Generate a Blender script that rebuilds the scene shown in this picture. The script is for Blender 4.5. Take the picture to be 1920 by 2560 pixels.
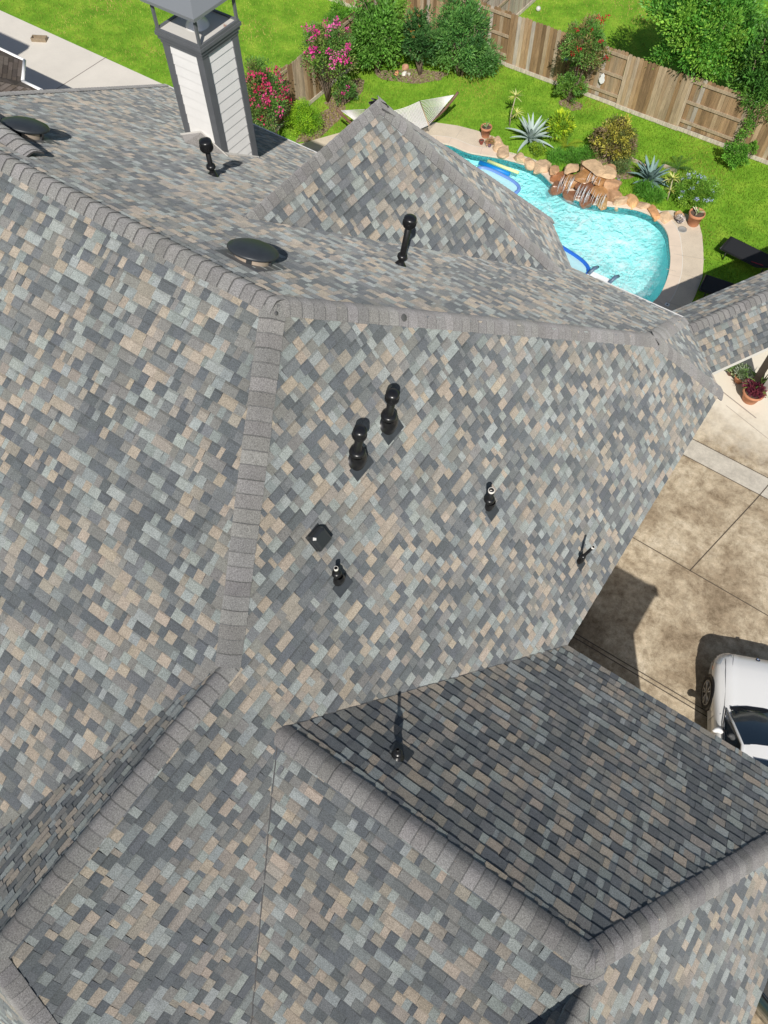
import bpy, math, random
from mathutils import Vector as V, Matrix
from mathutils.geometry import tessellate_polygon
from mathutils import noise as NZ
for o in list(bpy.data.objects): bpy.data.objects.remove(o)
SC=bpy.context.scene; COL=SC.collection
# ------------------------------------------------ camera, sky, sun, exposure
# world axes: X and Y run along the house's own walls, Z up, ground at 0
cam=bpy.data.cameras.new('camera'); co=bpy.data.objects.new('camera',cam); COL.objects.link(co)
rt=V((0.82166434,0.5698974,-0.00920157)); dn=V((0.49117588,-0.71617119,-0.49582767)); fw=V((-0.2891608,0.40288433,-0.86837218))
mx=Matrix((rt,-dn,-fw)).transposed().to_4x4(); mx.translation=V((0,0,16.3)); co.matrix_world=mx
cam.sensor_fit='HORIZONTAL'; cam.sensor_width=36; cam.lens=36*1944.47/1920; cam.clip_end=500; cam.clip_start=.05
SC.camera=co
SUN=V((.385,-.605,.697)).normalized()
w=bpy.data.worlds.new('World'); SC.world=w; w.use_nodes=True
nt=w.node_tree; sky=nt.nodes.new('ShaderNodeTexSky'); sky.sky_type='NISHITA'; sky.sun_disc=False
sky.sun_elevation=math.asin(SUN.z); sky.sun_rotation=math.atan2(SUN.x,SUN.y); sky.air_density=1; sky.dust_density=1.2; sky.ozone_density=1.0
bg=nt.nodes['Background']; bg.inputs[1].default_value=.073; nt.links.new(sky.outputs[0],bg.inputs[0])
sl=bpy.data.lights.new('sun','SUN'); sl.energy=4.75; sl.angle=math.radians(.53); sl.color=(1,.955,.89)
so=bpy.data.objects.new('sun',sl); COL.objects.link(so); so.rotation_euler=SUN.to_track_quat('Z','Y').to_euler(); so.location=(0,0,40)
SC.view_settings.view_transform='Standard'; SC.view_settings.look='None'; SC.view_settings.exposure=.0; SC.view_settings.gamma=1
SC.render.resolution_x=768; SC.render.resolution_y=1024
rnd=random.Random(7)
# ------------------------------------------------ materials
MATS={}
def mat(name,col=(.5,.5,.5),rough=.7,metal=0,var=0,vscale=5,tint=False,bump=0,bscale=60,grain=0,gscale=300,spec=.5,trans=0,stops=None,coat=0,stretch=None,emit=None,var2=0,v2scale=1,dr=0,sheen=0,gain=1):
    if name in MATS: return MATS[name]
    m=bpy.data.materials.new(name); m.use_nodes=True; n=m.node_tree; N=n.nodes; L=n.links
    b=N['Principled BSDF']; b.inputs['Roughness'].default_value=rough; b.inputs['Metallic'].default_value=metal
    b.inputs['Specular IOR Level'].default_value=spec
    if dr: b.inputs['Diffuse Roughness'].default_value=dr
    if sheen: b.inputs['Sheen Weight'].default_value=sheen; b.inputs['Sheen Roughness'].default_value=.6; b.inputs['Sheen Tint'].default_value=(1,.97,.93,1)
    if coat: b.inputs['Coat Weight'].default_value=coat; b.inputs['Coat Roughness'].default_value=.05
    tc=N.new('ShaderNodeTexCoord'); src=tc.outputs['Object']
    if stretch:
        mp=N.new('ShaderNodeMapping'); mp.inputs['Scale'].default_value=stretch; L.new(src,mp.inputs[0]); src=mp.outputs[0]
    def noi(s,d=4,r=.6):
        t=N.new('ShaderNodeTexNoise'); t.inputs['Scale'].default_value=s; t.inputs['Detail'].default_value=d; t.inputs['Roughness'].default_value=r; L.new(src,t.inputs['Vector']); return t.outputs['Fac']
    if stops:
        r=N.new('ShaderNodeValToRGB'); L.new(noi(vscale),r.inputs[0]); e=r.color_ramp.elements
        while len(e)<len(stops): e.new(.5)
        for el,(p,c) in zip(e,stops): el.position=p; el.color=(*c,1)
        out=r.outputs[0]
    elif tint:
        a=N.new('ShaderNodeAttribute'); a.attribute_name='tint'; out=a.outputs['Color']
    else:
        c=N.new('ShaderNodeRGB'); c.outputs[0].default_value=(*col,1); out=c.outputs[0]
    def mul(out,fac,lo,hi):
        mr=N.new('ShaderNodeMapRange'); mr.inputs[1].default_value=.25; mr.inputs[2].default_value=.75; mr.inputs[3].default_value=lo; mr.inputs[4].default_value=hi; L.new(fac,mr.inputs[0])
        mm=N.new('ShaderNodeVectorMath'); mm.operation='SCALE'; L.new(out,mm.inputs[0]); L.new(mr.outputs[0],mm.inputs['Scale']); return mm.outputs[0]
    if gain!=1: 
        g_=N.new('ShaderNodeVectorMath'); g_.operation='SCALE'; g_.inputs['Scale'].default_value=gain; L.new(out,g_.inputs[0]); out=g_.outputs[0]
    if var: out=mul(out,noi(vscale if not stops else vscale*3),1-var,1+var)
    if var2: out=mul(out,noi(v2scale,5,.65),1-var2,1+var2)
    if grain: out=mul(out,noi(gscale,2,.8),1-grain,1+grain)
    L.new(out,b.inputs['Base Color'])
    if bump:
        bp=N.new('ShaderNodeBump'); bp.inputs['Strength'].default_value=bump; bp.inputs['Distance'].default_value=.01; L.new(noi(bscale,3),bp.inputs['Height']); L.new(bp.outputs[0],b.inputs['Normal'])
    if trans:
        t=N.new('ShaderNodeBsdfTranslucent'); L.new(out,t.inputs[0]); ms=N.new('ShaderNodeMixShader'); ms.inputs[0].default_value=trans
        L.new(b.outputs[0],ms.inputs[1]); L.new(t.outputs[0],ms.inputs[2]); L.new(ms.outputs[0],N['Material Output'].inputs[0])
    if emit: b.inputs['Emission Color'].default_value=(*emit,1); b.inputs['Emission Strength'].default_value=1
    MATS[name]=m; return m
# ------------------------------------------------ mesh helpers
class MB:
    def __init__(s): s.v=[]; s.f=[]; s.c=[]; s.sm=[]
    def face(s,pts,c=None,sm=False):
        i=len(s.v); s.v+=[tuple(p) for p in pts]; s.f.append(tuple(range(i,i+len(pts)))); s.c.append(c or (.5,.5,.5)); s.sm.append(sm)
    def grid(s,rows,c=None,sm=True,close=False,caps=False):
        i=len(s.v); n=len(rows[0])
        for r in rows: s.v+=[tuple(p) for p in r]
        for a in range(len(rows)-1):
            for b in range(n if close else n-1):
                b2=(b+1)%n; s.f.append((i+a*n+b,i+a*n+b2,i+(a+1)*n+b2,i+(a+1)*n+b)); s.c.append(c or (.5,.5,.5)); s.sm.append(sm)
        if caps:
            s.f.append(tuple(i+b for b in range(n-1,-1,-1))); s.f.append(tuple(i+(len(rows)-1)*n+b for b in range(n)))
            s.c+=[c or (.5,.5,.5)]*2; s.sm+=[False,False]
    def box(s,p,q,c=None,R=None,o=None):
        x0,y0,z0=p;x1,y1,z1=q
        P=[V(t) for t in ((x0,y0,z0),(x1,y0,z0),(x1,y1,z0),(x0,y1,z0),(x0,y0,z1),(x1,y0,z1),(x1,y1,z1),(x0,y1,z1))]
        if R: P=[R@t for t in P]
        if o: P=[t+V(o) for t in P]
        i=len(s.v); s.v+=[tuple(t) for t in P]
        for f in ((3,2,1,0),(4,5,6,7),(0,1,5,4),(1,2,6,5),(2,3,7,6),(3,0,4,7)):
            s.f.append(tuple(i+k for k in f)); s.c.append(c or (.5,.5,.5)); s.sm.append(False)
    def tube(s,pts,rad,n=10,c=None,caps=True,sm=True):
        pts=[V(p) for p in pts]; rows=[]; ref=None
        for k,p in enumerate(pts):
            d=(pts[min(k+1,len(pts)-1)]-pts[max(k-1,0)])
            if d.length<1e-7: d=V((0,0,1))
            d.normalize()
            if ref is None: ref=V((1,0,0)) if abs(d.x)<.9 else V((0,1,0))
            u=(ref-d*ref.dot(d)).normalized(); ref=u; v=d.cross(u); r=rad[k] if isinstance(rad,(list,tuple)) else rad
            rows.append([p+(u*math.cos(2*math.pi*j/n)+v*math.sin(2*math.pi*j/n))*r for j in range(n)])
        s.grid(rows,c,sm,True,caps)
    def lathe(s,prof,o=(0,0,0),n=24,c=None,R=None,sm=True):
        rows=[]
        for r,z in prof:
            row=[V((r*math.cos(2*math.pi*j/n),r*math.sin(2*math.pi*j/n),z)) for j in range(n)]
            if R: row=[R@p for p in row]
            rows.append([p+V(o) for p in row])
        s.grid(rows,c,sm,True,False)
    def poly(s,pts,c=None,holes=()):
        loops=[[V(p) for p in pts]]+[[V(p) for p in h] for h in holes]
        flat=[p for l in loops for p in l]; tr=tessellate_polygon(loops)
        i=len(s.v); s.v+=[tuple(p) for p in flat]
        for t in tr:
            a,b,cc=[flat[k] for k in t]; t=t if (b-a).cross(cc-a).z>0 else (t[0],t[2],t[1])
            s.f.append(tuple(i+k for k in t)); s.c.append(c or (.5,.5,.5)); s.sm.append(False)
    def prism(s,pts,z0,z1,c=None):
        s.poly([(x,y,z1) for x,y in pts],c)
        A=sum(pts[i][0]*pts[(i+1)%len(pts)][1]-pts[(i+1)%len(pts)][0]*pts[i][1] for i in range(len(pts)))
        if A<0: pts=pts[::-1]
        for i in range(len(pts)):
            a,b=pts[i],pts[(i+1)%len(pts)]; s.face([(*a,z0),(*b,z0),(*b,z1),(*a,z1)],c)
        s.face([(x,y,z0) for x,y in reversed(pts)],c)
    def build(s,name,m,parent=None,loc=(0,0,0)):
        me=bpy.data.meshes.new(name); l=V(loc)
        me.from_pydata([tuple(V(v)-l) for v in s.v] if l.length else s.v,[],s.f)
        at=me.attributes.new('tint','FLOAT_COLOR','FACE')
        at.data.foreach_set('color',[x for c in s.c for x in (c[0],c[1],c[2],1)])
        me.polygons.foreach_set('use_smooth',s.sm)
        me.materials.append(m); me.update()
        o=bpy.data.objects.new(name,me); COL.objects.link(o); o.location=loc
        if parent: o.parent=parent; o.location=V(loc)-wloc(parent)
        return o
def wloc(o):
    l=V((0,0,0))
    while o: l+=V(o.location); o=o.parent
    return l
def tag(o,label,cat,group=None):
    o['label']=label; o['category']=cat
    if group: o['group']=group
    return o
def thing(name,label,cat,loc=(0,0,0),group=None):
    o=bpy.data.objects.new(name,None); COL.objects.link(o); o.location=loc; o.empty_display_size=.2
    return tag(o,label,cat,group)
def struct(o): o['kind']='structure'; return o
ORD=['first','second','third','fourth','fifth','sixth','seventh','eighth','ninth','tenth','eleventh','twelfth','thirteenth','fourteenth','fifteenth']
# ------------------------------------------------ ground, lawn, deck, pool
ZE,ZR=5.43,10.70
POOL=[(-11.62,20.21),(-11.2,20.22),(-10.73,20.26),(-9.88,20.56),(-9.05,20.72),(-8.45,20.68),(-7.81,20.37),(-7.13,20.16),(-6.5,20.2),(-5.9,20.45),(-5.3,20.72),(-4.74,20.8),(-4.2,20.6),(-3.85,20.27),(-3.61,19.85),(-3.37,19.4),(-3.18,18.9),(-3.06,18.4),(-3.0,17.9),(-3.05,17.45),(-3.3,17.0),(-3.8,16.6),(-4.6,16.3),(-6,16.1),(-7.2,16.4),(-8.4,17.2),(-9.6,18.0),(-10.8,18.6),(-11.8,19.0),(-12.3,19.5),(-12.15,19.95)]
def smooth(pts,k=3):
    out=[];n=len(pts)
    for i in range(n):
        p0,p1,p2,p3=[V((*pts[(i+j)%n],0)) for j in (-1,0,1,2)]
        for t in range(k):
            t/=k; q=.5*((2*p1)+(p2-p0)*t+(2*p0-5*p1+4*p2-p3)*t*t+(3*p1-p0-3*p2+p3)*t**3); out.append((q.x,q.y))
    return out
POOLS=smooth(POOL)
def offset(pts,d):
    n=len(pts);o=[]
    A=sum(pts[i][0]*pts[(i+1)%n][1]-pts[(i+1)%n][0]*pts[i][1] for i in range(n)); s=1 if A>0 else -1
    for i in range(n):
        t=V(pts[(i+1)%n])-V(pts[i-1]); t.normalize(); o.append((pts[i][0]+t.y*d*s,pts[i][1]-t.x*d*s))
    return o
lawn_m=mat('lawn',stops=[(.25,(.085,.20,.015)),(.5,(.165,.33,.026)),(.75,(.29,.43,.045))],vscale=1.3,rough=.9,grain=.5,gscale=38,bump=1,bscale=60,spec=.1,var2=.25,v2scale=9)
m=MB(); m.poly([(-260,-260,0),(260,-260,0),(260,260,0),(-260,260,0)],holes=[[(x,y,0) for x,y in POOLS]]); struct(m.build('lawn',lawn_m))
# pool deck: exposed aggregate slab and smooth coping
DECK=[(-16.0,17.0),(-14.4,19.6),(-13.3,20.5),(-12.6,20.95),(-11.9,21.22),(-11.2,21.36),(-10.5,21.4),(-10.05,21.2),(-9.8,20.85),(-9.0,21.0),(-8.0,20.9),(-7,20.6),(-5.9,20.8),(-5.2,21.05),(-4.5,21.1),(-4.2,21.35),(-3.75,21.45),(-3.3,21.3),(-3.0,20.85),(-2.75,20.35),(-2.5,19.8),(-2.28,19.2),(-2.15,18.4),(-2.08,17.5),(-1.9,16.6),(-1.8,12.5),(-13.5,12.5),(-16,14)]
agg=mat('deck_aggregate',(.62,.53,.41),rough=.85,var=.10,vscale=2,grain=.30,gscale=90,bump=.5,bscale=150)
m=MB(); m.poly([(x,y,.035) for x,y in DECK],holes=[[(x,y,.035) for x,y in POOLS]])
for i in range(len(DECK)):
    a,b=DECK[i],DECK[(i+1)%len(DECK)]; m.face([(*a,.035),(*b,.035),(*b,-.05),(*a,-.05)])
struct(m.build('pool_deck',agg))
m=MB(); ou=offset(POOLS,.34); n=len(POOLS)
for i in range(n):
    j=(i+1)%n; m.face([(*POOLS[i],.045),(*ou[i],.045),(*ou[j],.045),(*POOLS[j],.045)]); m.face([(*POOLS[j],.045),(*POOLS[j],-.02),(*POOLS[i],-.02),(*POOLS[i],.045)]); m.face([(*ou[i],.045),(*ou[i],.03),(*ou[j],.03),(*ou[j],.045)])
struct(m.build('pool_coping',mat('coping',(.70,.58,.46),rough=.7,var=.08,vscale=3,grain=.08,gscale=200)))
# score lines of the deck
m=MB()
def strip(m,a,b,wd,z,c=None):
    a,b=V((*a,z)),V((*b,z)); d=(b-a).normalized(); nn=V((-d.y,d.x,0))*wd/2; m.face([a-nn,b-nn,b+nn,a+nn],c)
for a,b in (((-2.72,19.0),(-2.26,19.1)),((-3.36,19.6),(-2.5,19.9)),((-2.74,17.7),(-2.1,17.8)),((-3.28,18.9),(-3.0,18.97)),((-11.6,20.65),(-11.7,21.25))): strip(m,a,b,.018,.049)
for i in range(0,n,7): strip(m,POOLS[i],ou[i],.012,.0495)
struct(m.build('deck_joints',mat('joint_pale',(.5,.44,.36))))
m=MB()
for i in range(n):
    j=(i+1)%n; m.face([(*ou[i],.049),(*offset(POOLS,.36)[i],.049),(*offset(POOLS,.36)[j],.049),(*ou[j],.049)]) if i%1==0 else None
struct(m.build('coping_joint',mat('joint_white',(.75,.70,.62))))
# pool basin
m=MB(); inn=offset(POOLS,-.03)
for i in range(n):
    j=(i+1)%n; m.face([(*POOLS[i],.0),(*POOLS[j],.0),(*POOLS[j],-.22),(*POOLS[i],-.22)])
tb=mat('pool_tile',stops=[(.3,(.02,.13,.16)),(.5,(.05,.30,.32)),(.7,(.10,.42,.42))],vscale=26,rough=.25)
struct(m.build('pool_tile_band',tb))
m=MB(); fl=offset(POOLS,-.5)
rows=[[(x,y,-.22) for x,y in POOLS],[(x,y,-.9) for x,y in offset(POOLS,-.12)],[(x,y,-1.25) for x,y in offset(POOLS,-.35)],[(x,y,-1.35) for x,y in fl]]
m.grid(rows,close=True); m.poly([(x,y,-1.35) for x,y in fl])
struct(m.build('pool_basin',mat('pool_plaster',(.52,1.0,1.0),rough=.6,var=.04,vscale=1)))
# water: rippled sheet, clear, with waterfall foam and light glints painted in white
wm=bpy.data.materials.new('pool_water'); wm.use_nodes=True; N=wm.node_tree.nodes; L=wm.node_tree.links
for x in list(N): N.remove(x)
out=N.new('ShaderNodeOutputMaterial'); tc=N.new('ShaderNodeTexCoord')
tr=N.new('ShaderNodeBsdfTransparent'); tr.inputs[0].default_value=(.86,.995,.995,1)
gl=N.new('ShaderNodeBsdfGlossy'); gl.inputs['Roughness'].default_value=.06
n1=N.new('ShaderNodeTexNoise'); n1.inputs['Scale'].default_value=5; n1.inputs['Detail'].default_value=4; n1.inputs['Distortion'].default_value=1.2; L.new(tc.outputs['Object'],n1.inputs['Vector'])
bp=N.new('ShaderNodeBump'); bp.inputs['Strength'].default_value=.9; bp.inputs['Distance'].default_value=.035; L.new(n1.outputs['Fac'],bp.inputs['Height']); L.new(bp.outputs[0],gl.inputs['Normal'])
fr=N.new('ShaderNodeFresnel'); fr.inputs['IOR'].default_value=1.33; L.new(bp.outputs[0],fr.inputs['Normal'])
mx1=N.new('ShaderNodeMixShader'); L.new(fr.outputs[0],mx1.inputs[0]); L.new(tr.outputs[0],mx1.inputs[1]); L.new(gl.outputs[0],mx1.inputs[2])
foam_and_glints=N.new('ShaderNodeBsdfDiffuse'); foam_and_glints.inputs[0].default_value=(.9,.97,.97,1)  # white for waterfall foam and for caustic light painted on the water
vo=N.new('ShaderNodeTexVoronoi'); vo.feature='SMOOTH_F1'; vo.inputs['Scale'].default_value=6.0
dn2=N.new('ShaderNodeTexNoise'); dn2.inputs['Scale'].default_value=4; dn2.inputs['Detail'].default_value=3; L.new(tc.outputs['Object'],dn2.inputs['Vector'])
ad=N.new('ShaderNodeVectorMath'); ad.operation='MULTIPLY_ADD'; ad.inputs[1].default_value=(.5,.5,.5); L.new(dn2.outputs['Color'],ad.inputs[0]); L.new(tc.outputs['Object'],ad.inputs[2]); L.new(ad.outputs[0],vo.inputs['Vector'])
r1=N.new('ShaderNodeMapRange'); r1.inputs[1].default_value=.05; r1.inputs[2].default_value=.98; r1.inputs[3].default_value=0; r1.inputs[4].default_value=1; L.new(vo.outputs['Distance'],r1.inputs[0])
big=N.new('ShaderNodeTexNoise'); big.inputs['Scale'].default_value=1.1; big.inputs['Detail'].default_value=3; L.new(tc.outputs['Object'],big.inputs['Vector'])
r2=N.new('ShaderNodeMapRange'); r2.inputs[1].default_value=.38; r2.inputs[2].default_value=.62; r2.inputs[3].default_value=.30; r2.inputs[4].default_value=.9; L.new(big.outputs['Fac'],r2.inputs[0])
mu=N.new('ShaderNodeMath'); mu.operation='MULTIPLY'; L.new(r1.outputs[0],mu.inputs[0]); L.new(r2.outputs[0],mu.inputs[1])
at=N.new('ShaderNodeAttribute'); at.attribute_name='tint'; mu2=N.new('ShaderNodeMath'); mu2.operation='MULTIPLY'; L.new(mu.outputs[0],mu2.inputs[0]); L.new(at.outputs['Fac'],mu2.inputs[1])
mx2=N.new('ShaderNodeMixShader'); L.new(mu2.outputs[0],mx2.inputs[0]); L.new(mx1.outputs[0],mx2.inputs[1]); L.new(foam_and_glints.outputs[0],mx2.inputs[2]); L.new(mx2.outputs[0],out.inputs[0])
m=MB(); st=.14
def inside(p,poly):
    c=False;j=len(poly)-1
    for i in range(len(poly)):
        if (poly[i][1]>p[1])!=(poly[j][1]>p[1]) and p[0]<(poly[j][0]-poly[i][0])*(p[1]-poly[i][1])/(poly[j][1]-poly[i][1])+poly[i][0]: c=not c
        j=i
    return c
def pdist(p,poly):
    best=9
    for i in range(len(poly)):
        a=V(poly[i]);b=V(poly[(i+1)%len(poly)]);ab=b-a;t=max(0,min(1,(V(p)-a).dot(ab)/max(ab.length_squared,1e-9)));best=min(best,(V(p)-a-ab*t).length)
    return best
def wclip(poly,pool):
    return poly
m.poly([(x,y,-.06) for x,y in POOLS],(.0,.0,.0))
tris=m.f[:]; vs=m.v[:]; m=MB()
# interior grid cells carry how strong the painted glints and waterfall foam are; the rim ring follows the tile
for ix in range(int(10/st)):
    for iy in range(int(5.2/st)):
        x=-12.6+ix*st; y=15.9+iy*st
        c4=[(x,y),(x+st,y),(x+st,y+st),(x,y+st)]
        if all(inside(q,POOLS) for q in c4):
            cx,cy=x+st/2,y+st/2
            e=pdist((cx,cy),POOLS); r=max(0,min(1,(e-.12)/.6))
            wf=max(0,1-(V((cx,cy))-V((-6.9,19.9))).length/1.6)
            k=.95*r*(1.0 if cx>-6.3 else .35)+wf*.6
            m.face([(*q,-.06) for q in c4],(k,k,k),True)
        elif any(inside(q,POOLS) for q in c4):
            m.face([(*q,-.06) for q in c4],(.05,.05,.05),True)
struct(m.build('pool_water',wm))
# ------------------------------------------------ concrete
conc=bpy.data.materials.new('driveway_concrete'); conc.use_nodes=True; N=conc.node_tree.nodes; L=conc.node_tree.links
b=N['Principled BSDF']; b.inputs['Roughness'].default_value=.9; b.inputs['Specular IOR Level'].default_value=.2
tc=N.new('ShaderNodeTexCoord')
def nz(s,d,r=.6,dist=0):
    t=N.new('ShaderNodeTexNoise'); t.inputs['Scale'].default_value=s; t.inputs['Detail'].default_value=d; t.inputs['Roughness'].default_value=r; t.inputs['Distortion'].default_value=dist; L.new(tc.outputs['Object'],t.inputs['Vector']); return t.outputs['Fac']
def ramp(f,st):
    r=N.new('ShaderNodeValToRGB'); L.new(f,r.inputs[0]); e=r.color_ramp.elements
    while len(e)<len(st): e.new(.5)
    for el,(p,c) in zip(e,st): el.position=p; el.color=(*c,1)
    return r.outputs[0]
c1=ramp(nz(.75,12,.74,.25),[(.30,(.20,.15,.10)),(.44,(.37,.295,.205)),(.54,(.53,.445,.325)),(.68,(.71,.625,.49))])
c2=ramp(nz(5,12,.78,.3),[(.38,(.52,.48,.44)),(.50,(.86,.85,.82)),(.60,(1.08,1.06,1.03))])
mm=N.new('ShaderNodeMixRGB'); mm.blend_type='MULTIPLY'; mm.inputs[0].default_value=.85; L.new(c1,mm.inputs[1]); L.new(c2,mm.inputs[2])
c3=ramp(nz(45,3,.8),[(.3,(.75,.75,.75)),(.7,(1.15,1.15,1.15))]); m3=N.new('ShaderNodeMixRGB'); m3.blend_type='MULTIPLY'; m3.inputs[0].default_value=.8; L.new(mm.outputs[0],m3.inputs[1]); L.new(c3,m3.inputs[2]); 
sx=N.new('ShaderNodeSeparateXYZ'); L.new(tc.outputs['Object'],sx.inputs[0]); ay=N.new('ShaderNodeMath'); ay.operation='MULTIPLY_ADD'; ay.inputs[1].default_value=2.6; L.new(nz(1.6,8,.7),ay.inputs[0]); L.new(sx.outputs['Y'],ay.inputs[2])
mr=N.new('ShaderNodeMapRange'); mr.inputs[1].default_value=15.0; mr.inputs[2].default_value=16.6; L.new(ay.outputs[0],mr.inputs[0])
m4=N.new('ShaderNodeMixRGB'); m4.inputs[2].default_value=(.72,.66,.55,1); L.new(mr.outputs[0],m4.inputs[0]); L.new(m3.outputs[0],m4.inputs[1]); L.new(m4.outputs[0],b.inputs['Base Color'])
m=MB(); m.poly([(x,y,.02) for x,y in ((-1.85,-30),(40,-30),(40,18.2),(-.6,18.2),(-1.88,16.6))]); struct(m.build('driveway',conc))
m=MB(); m.poly([(x,y,.024) for x,y in ((-.9,13.16),(40,12.25),(40,12.85),(-.9,13.74))]); struct(m.build('driveway_band',mat('band_concrete',(.50,.46,.39),rough=.9,var=.18,vscale=2.5,grain=.14,gscale=50,var2=.15,v2scale=12)))
m=MB()
for a,b2 in (((-.9,13.16),(20,12.70)),((-.9,13.74),(20,13.29)),((-.9,10.32),(20,9.72)),((1.27,10.25),(1.80,12.9)),((1.8,12.9),(2.05,14.4)),((-.9,7.30),(20,7.42)),((-.9,7.40),(20,7.52))): strip(m,a,b2,.022,.0285,(.05,.04,.03))
for k in range(1,7): strip(m,(1.5+k*3.2,-5),(1.8+k*3.2,12.9),.02,.0285,(.05,.04,.03))
struct(m.build('driveway_joints',mat('joint_dark',(.09,.07,.05))))
m=MB(); strip(m,(-.3,15.62),(.9,15.25),.03,.034); strip(m,(.1,15.2),(3,14.3),.012,.034); struct(m.build('patio_joint',mat('joint_grey',(.35,.3,.26))))
# neighbour driveway
m=MB(); m.poly([(x,y,.02) for x,y in ((-60,8),(-15.6,8),(-15.6,17.40),(-60,17.6))]); struct(m.build('neighbour_driveway',mat('neighbour_concrete',(.66,.62,.55),rough=.9,var=.07,vscale=.8,grain=.06,gscale=40)))
m=MB(); strip(m,(-24.62,17.5),(-24.9,8),.03,.024); strip(m,(-31.4,17.5),(-31.6,8),.03,.024); strip(m,(-26.2,14.2),(-20,13.6),.03,.024); struct(m.build('neighbour_driveway_joints',mat('joint_mid',(.22,.18,.16))))
# soil beds
soil=mat('soil',stops=[(.3,(.07,.045,.03)),(.5,(.22,.15,.10)),(.7,(.42,.32,.25))],vscale=14,rough=.95)
m=MB()
def blob(cx,cy,rx,ry,z,rot=0,n=28,am=.15):
    pts=[]
    for i in range(n):
        t=2*math.pi*i/n; r=1+am*NZ.noise(V((math.cos(t)*1.5+cx,math.sin(t)*1.5+cy,0)))*2
        x=math.cos(t)*rx*r;y=math.sin(t)*ry*r; pts.append((cx+x*math.cos(rot)-y*math.sin(rot),cy+x*math.sin(rot)+y*math.cos(rot),z))
    return pts
for i,a in enumerate(((-15.75,18.7,.42,1.2),(-14.75,22.75,1.25,.42,.55),(-9.3,24.4,.4,.28),(-6.9,22.2,1.0,.5),(-16.1,20.6,.42,1.0))): m.poly(blob(a[0],a[1],a[2],a[3],.006+.001*i,a[4] if len(a)>4 else 0))
struct(m.build('planting_beds',soil))
# grass blades over the visible lawns
m=MB(); gr=random.Random(3)
def okgrass(x,y):
    if inside((x,y),DECK) or inside((x,y),POOLS): return False
    if -17<x<-15.6 and y<17.4: return False
    if x<-15.6 and y<17.62: return False
    if x>-1.9 and y<18.25: return False
    return True
cnt=0
while cnt<76000:
    x=gr.uniform(-32,4) if gr.random()<.5 else gr.uniform(-18,1); y=gr.uniform(14,33) if gr.random()<.45 else gr.uniform(17,26)
    if not okgrass(x,y): continue
    k=NZ.noise(V((x*.6,y*.6,1)))*.5+.5+gr.uniform(-.22,.22); k=max(0,min(1,k))
    dry=max(0,NZ.noise(V((x*.35,y*.5,4)))-.05)*.5; c=[(.13+.24*k)+dry*.6,(.28+.27*k)-dry*.05,(.02+.045*k)+dry*.16]
    if y>25.3 or x<-16.8: c=[c[0]*1.35+.03,c[1]*1.15,c[2]*1.8]
    h=gr.uniform(.04,.10); wd=gr.uniform(.008,.017); a=gr.uniform(0,6.28); l=gr.uniform(0,.06); u=V((math.cos(a),math.sin(a),0)); v2=V((gr.uniform(-l,l),gr.uniform(-l,l),h)); p=V((x,y,0))
    m.face([p-u*wd,p+u*wd,p+v2],c); cnt+=1
gm=mat('grass_blades',tint=True,rough=.7,spec=.15,trans=.35)
o=m.build('grass',gm); o['kind']='stuff'; o['label']='short green lawn grass round the pool and beyond the fence'
# ------------------------------------------------ house
house=thing('house','large house with steep multi hip shingle roof in grey, slate and tan','house',(-5,4,0))
SHP=[((.103,.115,.125),20),((.145,.156,.161),15),((.188,.188,.179),25),((.260,.284,.277),14),((.208,.232,.230),12),((.322,.280,.230),12),((.262,.240,.208),12)]
PAL=[c for c,wt in SHP for _ in range(wt)]
sh_m=mat('shingle',tint=True,var=.10,vscale=11,rough=.93,spec=.25,dr=1,sheen=.12,grain=.48,gscale=85,var2=.10,v2scale=.9,bump=.5,bscale=180)
cap_m=mat('cap_shingle',(.285,.27,.262),rough=.93,spec=.25,grain=.36,gscale=110,var2=.10,v2scale=1.2,bump=.5,bscale=180)
EXP=.150
def clip(poly,edges):
    for (a,b,c) in edges:
        out=[]
        for i in range(len(poly)):
            p,q=poly[i],poly[(i+1)%len(poly)]; dp=a*p[0]+b*p[1]+c; dq=a*q[0]+b*q[1]+c
            if dp>=0: out.append(p)
            if (dp>=0)!=(dq>=0):
                t=dp/(dp-dq); out.append((p[0]+(q[0]-p[0])*t,p[1]+(q[1]-p[1])*t))
        poly=out
        if len(poly)<3: return []
    return poly
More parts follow.
